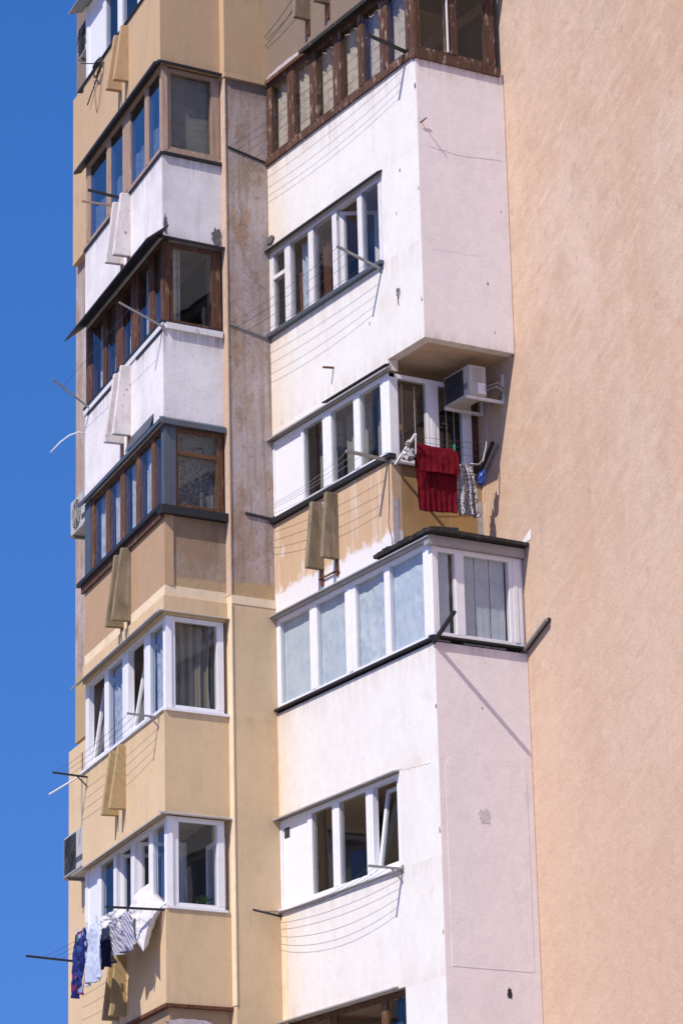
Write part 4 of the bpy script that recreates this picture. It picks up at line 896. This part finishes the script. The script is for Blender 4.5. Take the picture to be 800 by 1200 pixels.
# pillow over the sill
def pillow():
    n = 56; m = Mesh(); rr = random.Random(3)
    U = (LF.du * -1); Nn = LF.n; Z = Vector((0, 0, 1))
    c = LF.P(.74, 9.96, .14); W, H = 1.35, .74
    up = (Z * .9 - Nn * .30).normalized(); outv = (Nn * .9 + Z * .30).normalized()
    ux = (U * .90 - up * .42).normalized()
    def pt(u, v, s):
        x, y = 2 * u - 1, 2 * v - 1
        th = .125 * (max(0, 1 - x ** 4) * max(0, 1 - y ** 4)) ** .6
        th += .012 * math.sin(x * 9 + y * 5) * (1 - x * x) * (1 - y * y) + .010 * math.sin(y * 14 - x * 7) * (1 - x * x) + .03 * (.25 - abs(mnoise.noise(Vector((x * 2.6 + y, y * 1.6 - x, s))))) * (1 - x ** 6) + .012 * (.3 - abs(mnoise.noise(Vector((x * 6, y * 5, s + 3)))))
        cx = x * W / 2 * (1 - .10 * (1 - y * y)) ; cy = y * H / 2 * (1 - .10 * (1 - x * x))
        return c + ux * cx + up * cy + outv * (th * s - .12 * y * y * (1 if y > 0 else .2))
    for s in (1, -1):
        b = len(m.v)
        for j in range(n + 1):
            for i in range(n + 1): m.v.append(tuple(pt(i / n, j / n, s)))
        for j in range(n):
            for i in range(n): k = b + j * (n + 1) + i; m.f.append((k, k + 1, k + n + 2, k + n + 1) if s == 1 else (k, k + n + 1, k + n + 2, k + 1))
    o = m.build('pillow', 'c_white', loc=tuple(c), smooth=True, recalc=False)
    tag(o, 'big white pillow airing over the sill of the open white window', 'pillow')
pillow()
# a small plant behind the lowest end light
t = thing('potted_plant', 'leafy green pot plant behind the lowest left end pane', 'plant', tuple(LR.P(20.32, 9.96, -.16)))
Mesh().prism([(20.32 + .06 * math.cos(k * .785), 38.25 + .06 * math.sin(k * .785)) for k in range(8)], 9.90, 10.02).build('pot', 'plastic_orange', t)
m = Mesh(); rr = random.Random(9)
for i in range(46):
    b = Vector((20.32, 38.25, 10.02)); th = rr.uniform(0, 6.28); dr = Vector((math.cos(th) * rr.uniform(.2, 1), math.sin(th) * .5, rr.uniform(.3, 1.2))).normalized()
    p = b + dr * rr.uniform(.03, .12); q = p + dr * rr.uniform(.06, .10); sd = dr.cross(Vector((0, 1, .2))).normalized() * .014
    m.quad(p, (p + q) / 2 + sd, q, (p + q) / 2 - sd)
m.build('foliage', 'leaf', t, recalc=False)

# ------------------------------------------------------------------ camera
cam = bpy.data.cameras.new('camera'); co = bpy.data.objects.new('camera', cam); COL.objects.link(co)
RT = Vector((0.86404448, -0.50287662, -0.02328606)); UP = Vector((-0.13575603, -0.27729991, 0.95114408)); FW = Vector((0.48476535, 0.81866957, 0.30786799))
mt = Matrix((RT, UP, -FW)).transposed().to_4x4(); mt.translation = (0, 0, 1.6); co.matrix_world = mt
cam.sensor_fit = 'VERTICAL'; cam.sensor_height = 36; cam.lens = 3782.03 / 1200 * 36
cam.clip_start = .5; cam.clip_end = 2000
sc.camera = co
# ------------------------------------------------------------------ light
SKYTINT = (1.50, .83, .94, 1)
D = Vector((.64, .24, -.73)).normalized()
sun = bpy.data.lights.new('sun', 'SUN'); sun.energy = 4.0; sun.angle = math.radians(.53); sun.color = (1, .93, .84)
so = bpy.data.objects.new('sun', sun); COL.objects.link(so); so.rotation_euler = D.to_track_quat('-Z', 'Y').to_euler(); so.location = (-20, 0, 50)
wd = bpy.data.worlds.new('World'); sc.world = wd; wd.use_nodes = True
nt = wd.node_tree; bg = nt.nodes['Background']
sk = nt.nodes.new('ShaderNodeTexSky'); sk.sky_type = 'NISHITA'; sk.sun_disc = False
sk.sun_elevation = math.asin(-D.z); sk.sun_rotation = math.atan2(-D.x, -D.y); sk.altitude = 300; sk.air_density = 1.0; sk.dust_density = .3; sk.ozone_density = 5.0
tcw = nt.nodes.new('ShaderNodeTexCoord'); mpw = nt.nodes.new('ShaderNodeMapping'); mpw.inputs['Scale'].default_value = (1, 1, .52); mpw.inputs['Location'].default_value = (0, 0, .26)
nt.links.new(tcw.outputs['Generated'], mpw.inputs['Vector']); nt.links.new(mpw.outputs[0], sk.inputs['Vector'])
mxw = nt.nodes.new('ShaderNodeMix'); mxw.data_type = 'RGBA'; mxw.blend_type = 'MULTIPLY'; mxw.inputs[0].default_value = 1
_in = [q for q in mxw.inputs if q.type == 'RGBA']; hs = nt.nodes.new('ShaderNodeHueSaturation'); hs.inputs['Saturation'].default_value = 1.3; nt.links.new(sk.outputs[0], hs.inputs['Color']); nt.links.new(hs.outputs[0], _in[0]); _in[1].default_value = SKYTINT
nt.links.new([q for q in mxw.outputs if q.type == 'RGBA'][0], bg.inputs[0]); bg.inputs[1].default_value = .14
sc.view_settings.view_transform = 'Standard'; sc.view_settings.look = 'None'; sc.view_settings.gamma = 1; sc.view_settings.exposure = .42
sc.view_settings.use_curve_mapping = False
sc.cycles.max_bounces = 8; sc.cycles.transparent_max_bounces = 12
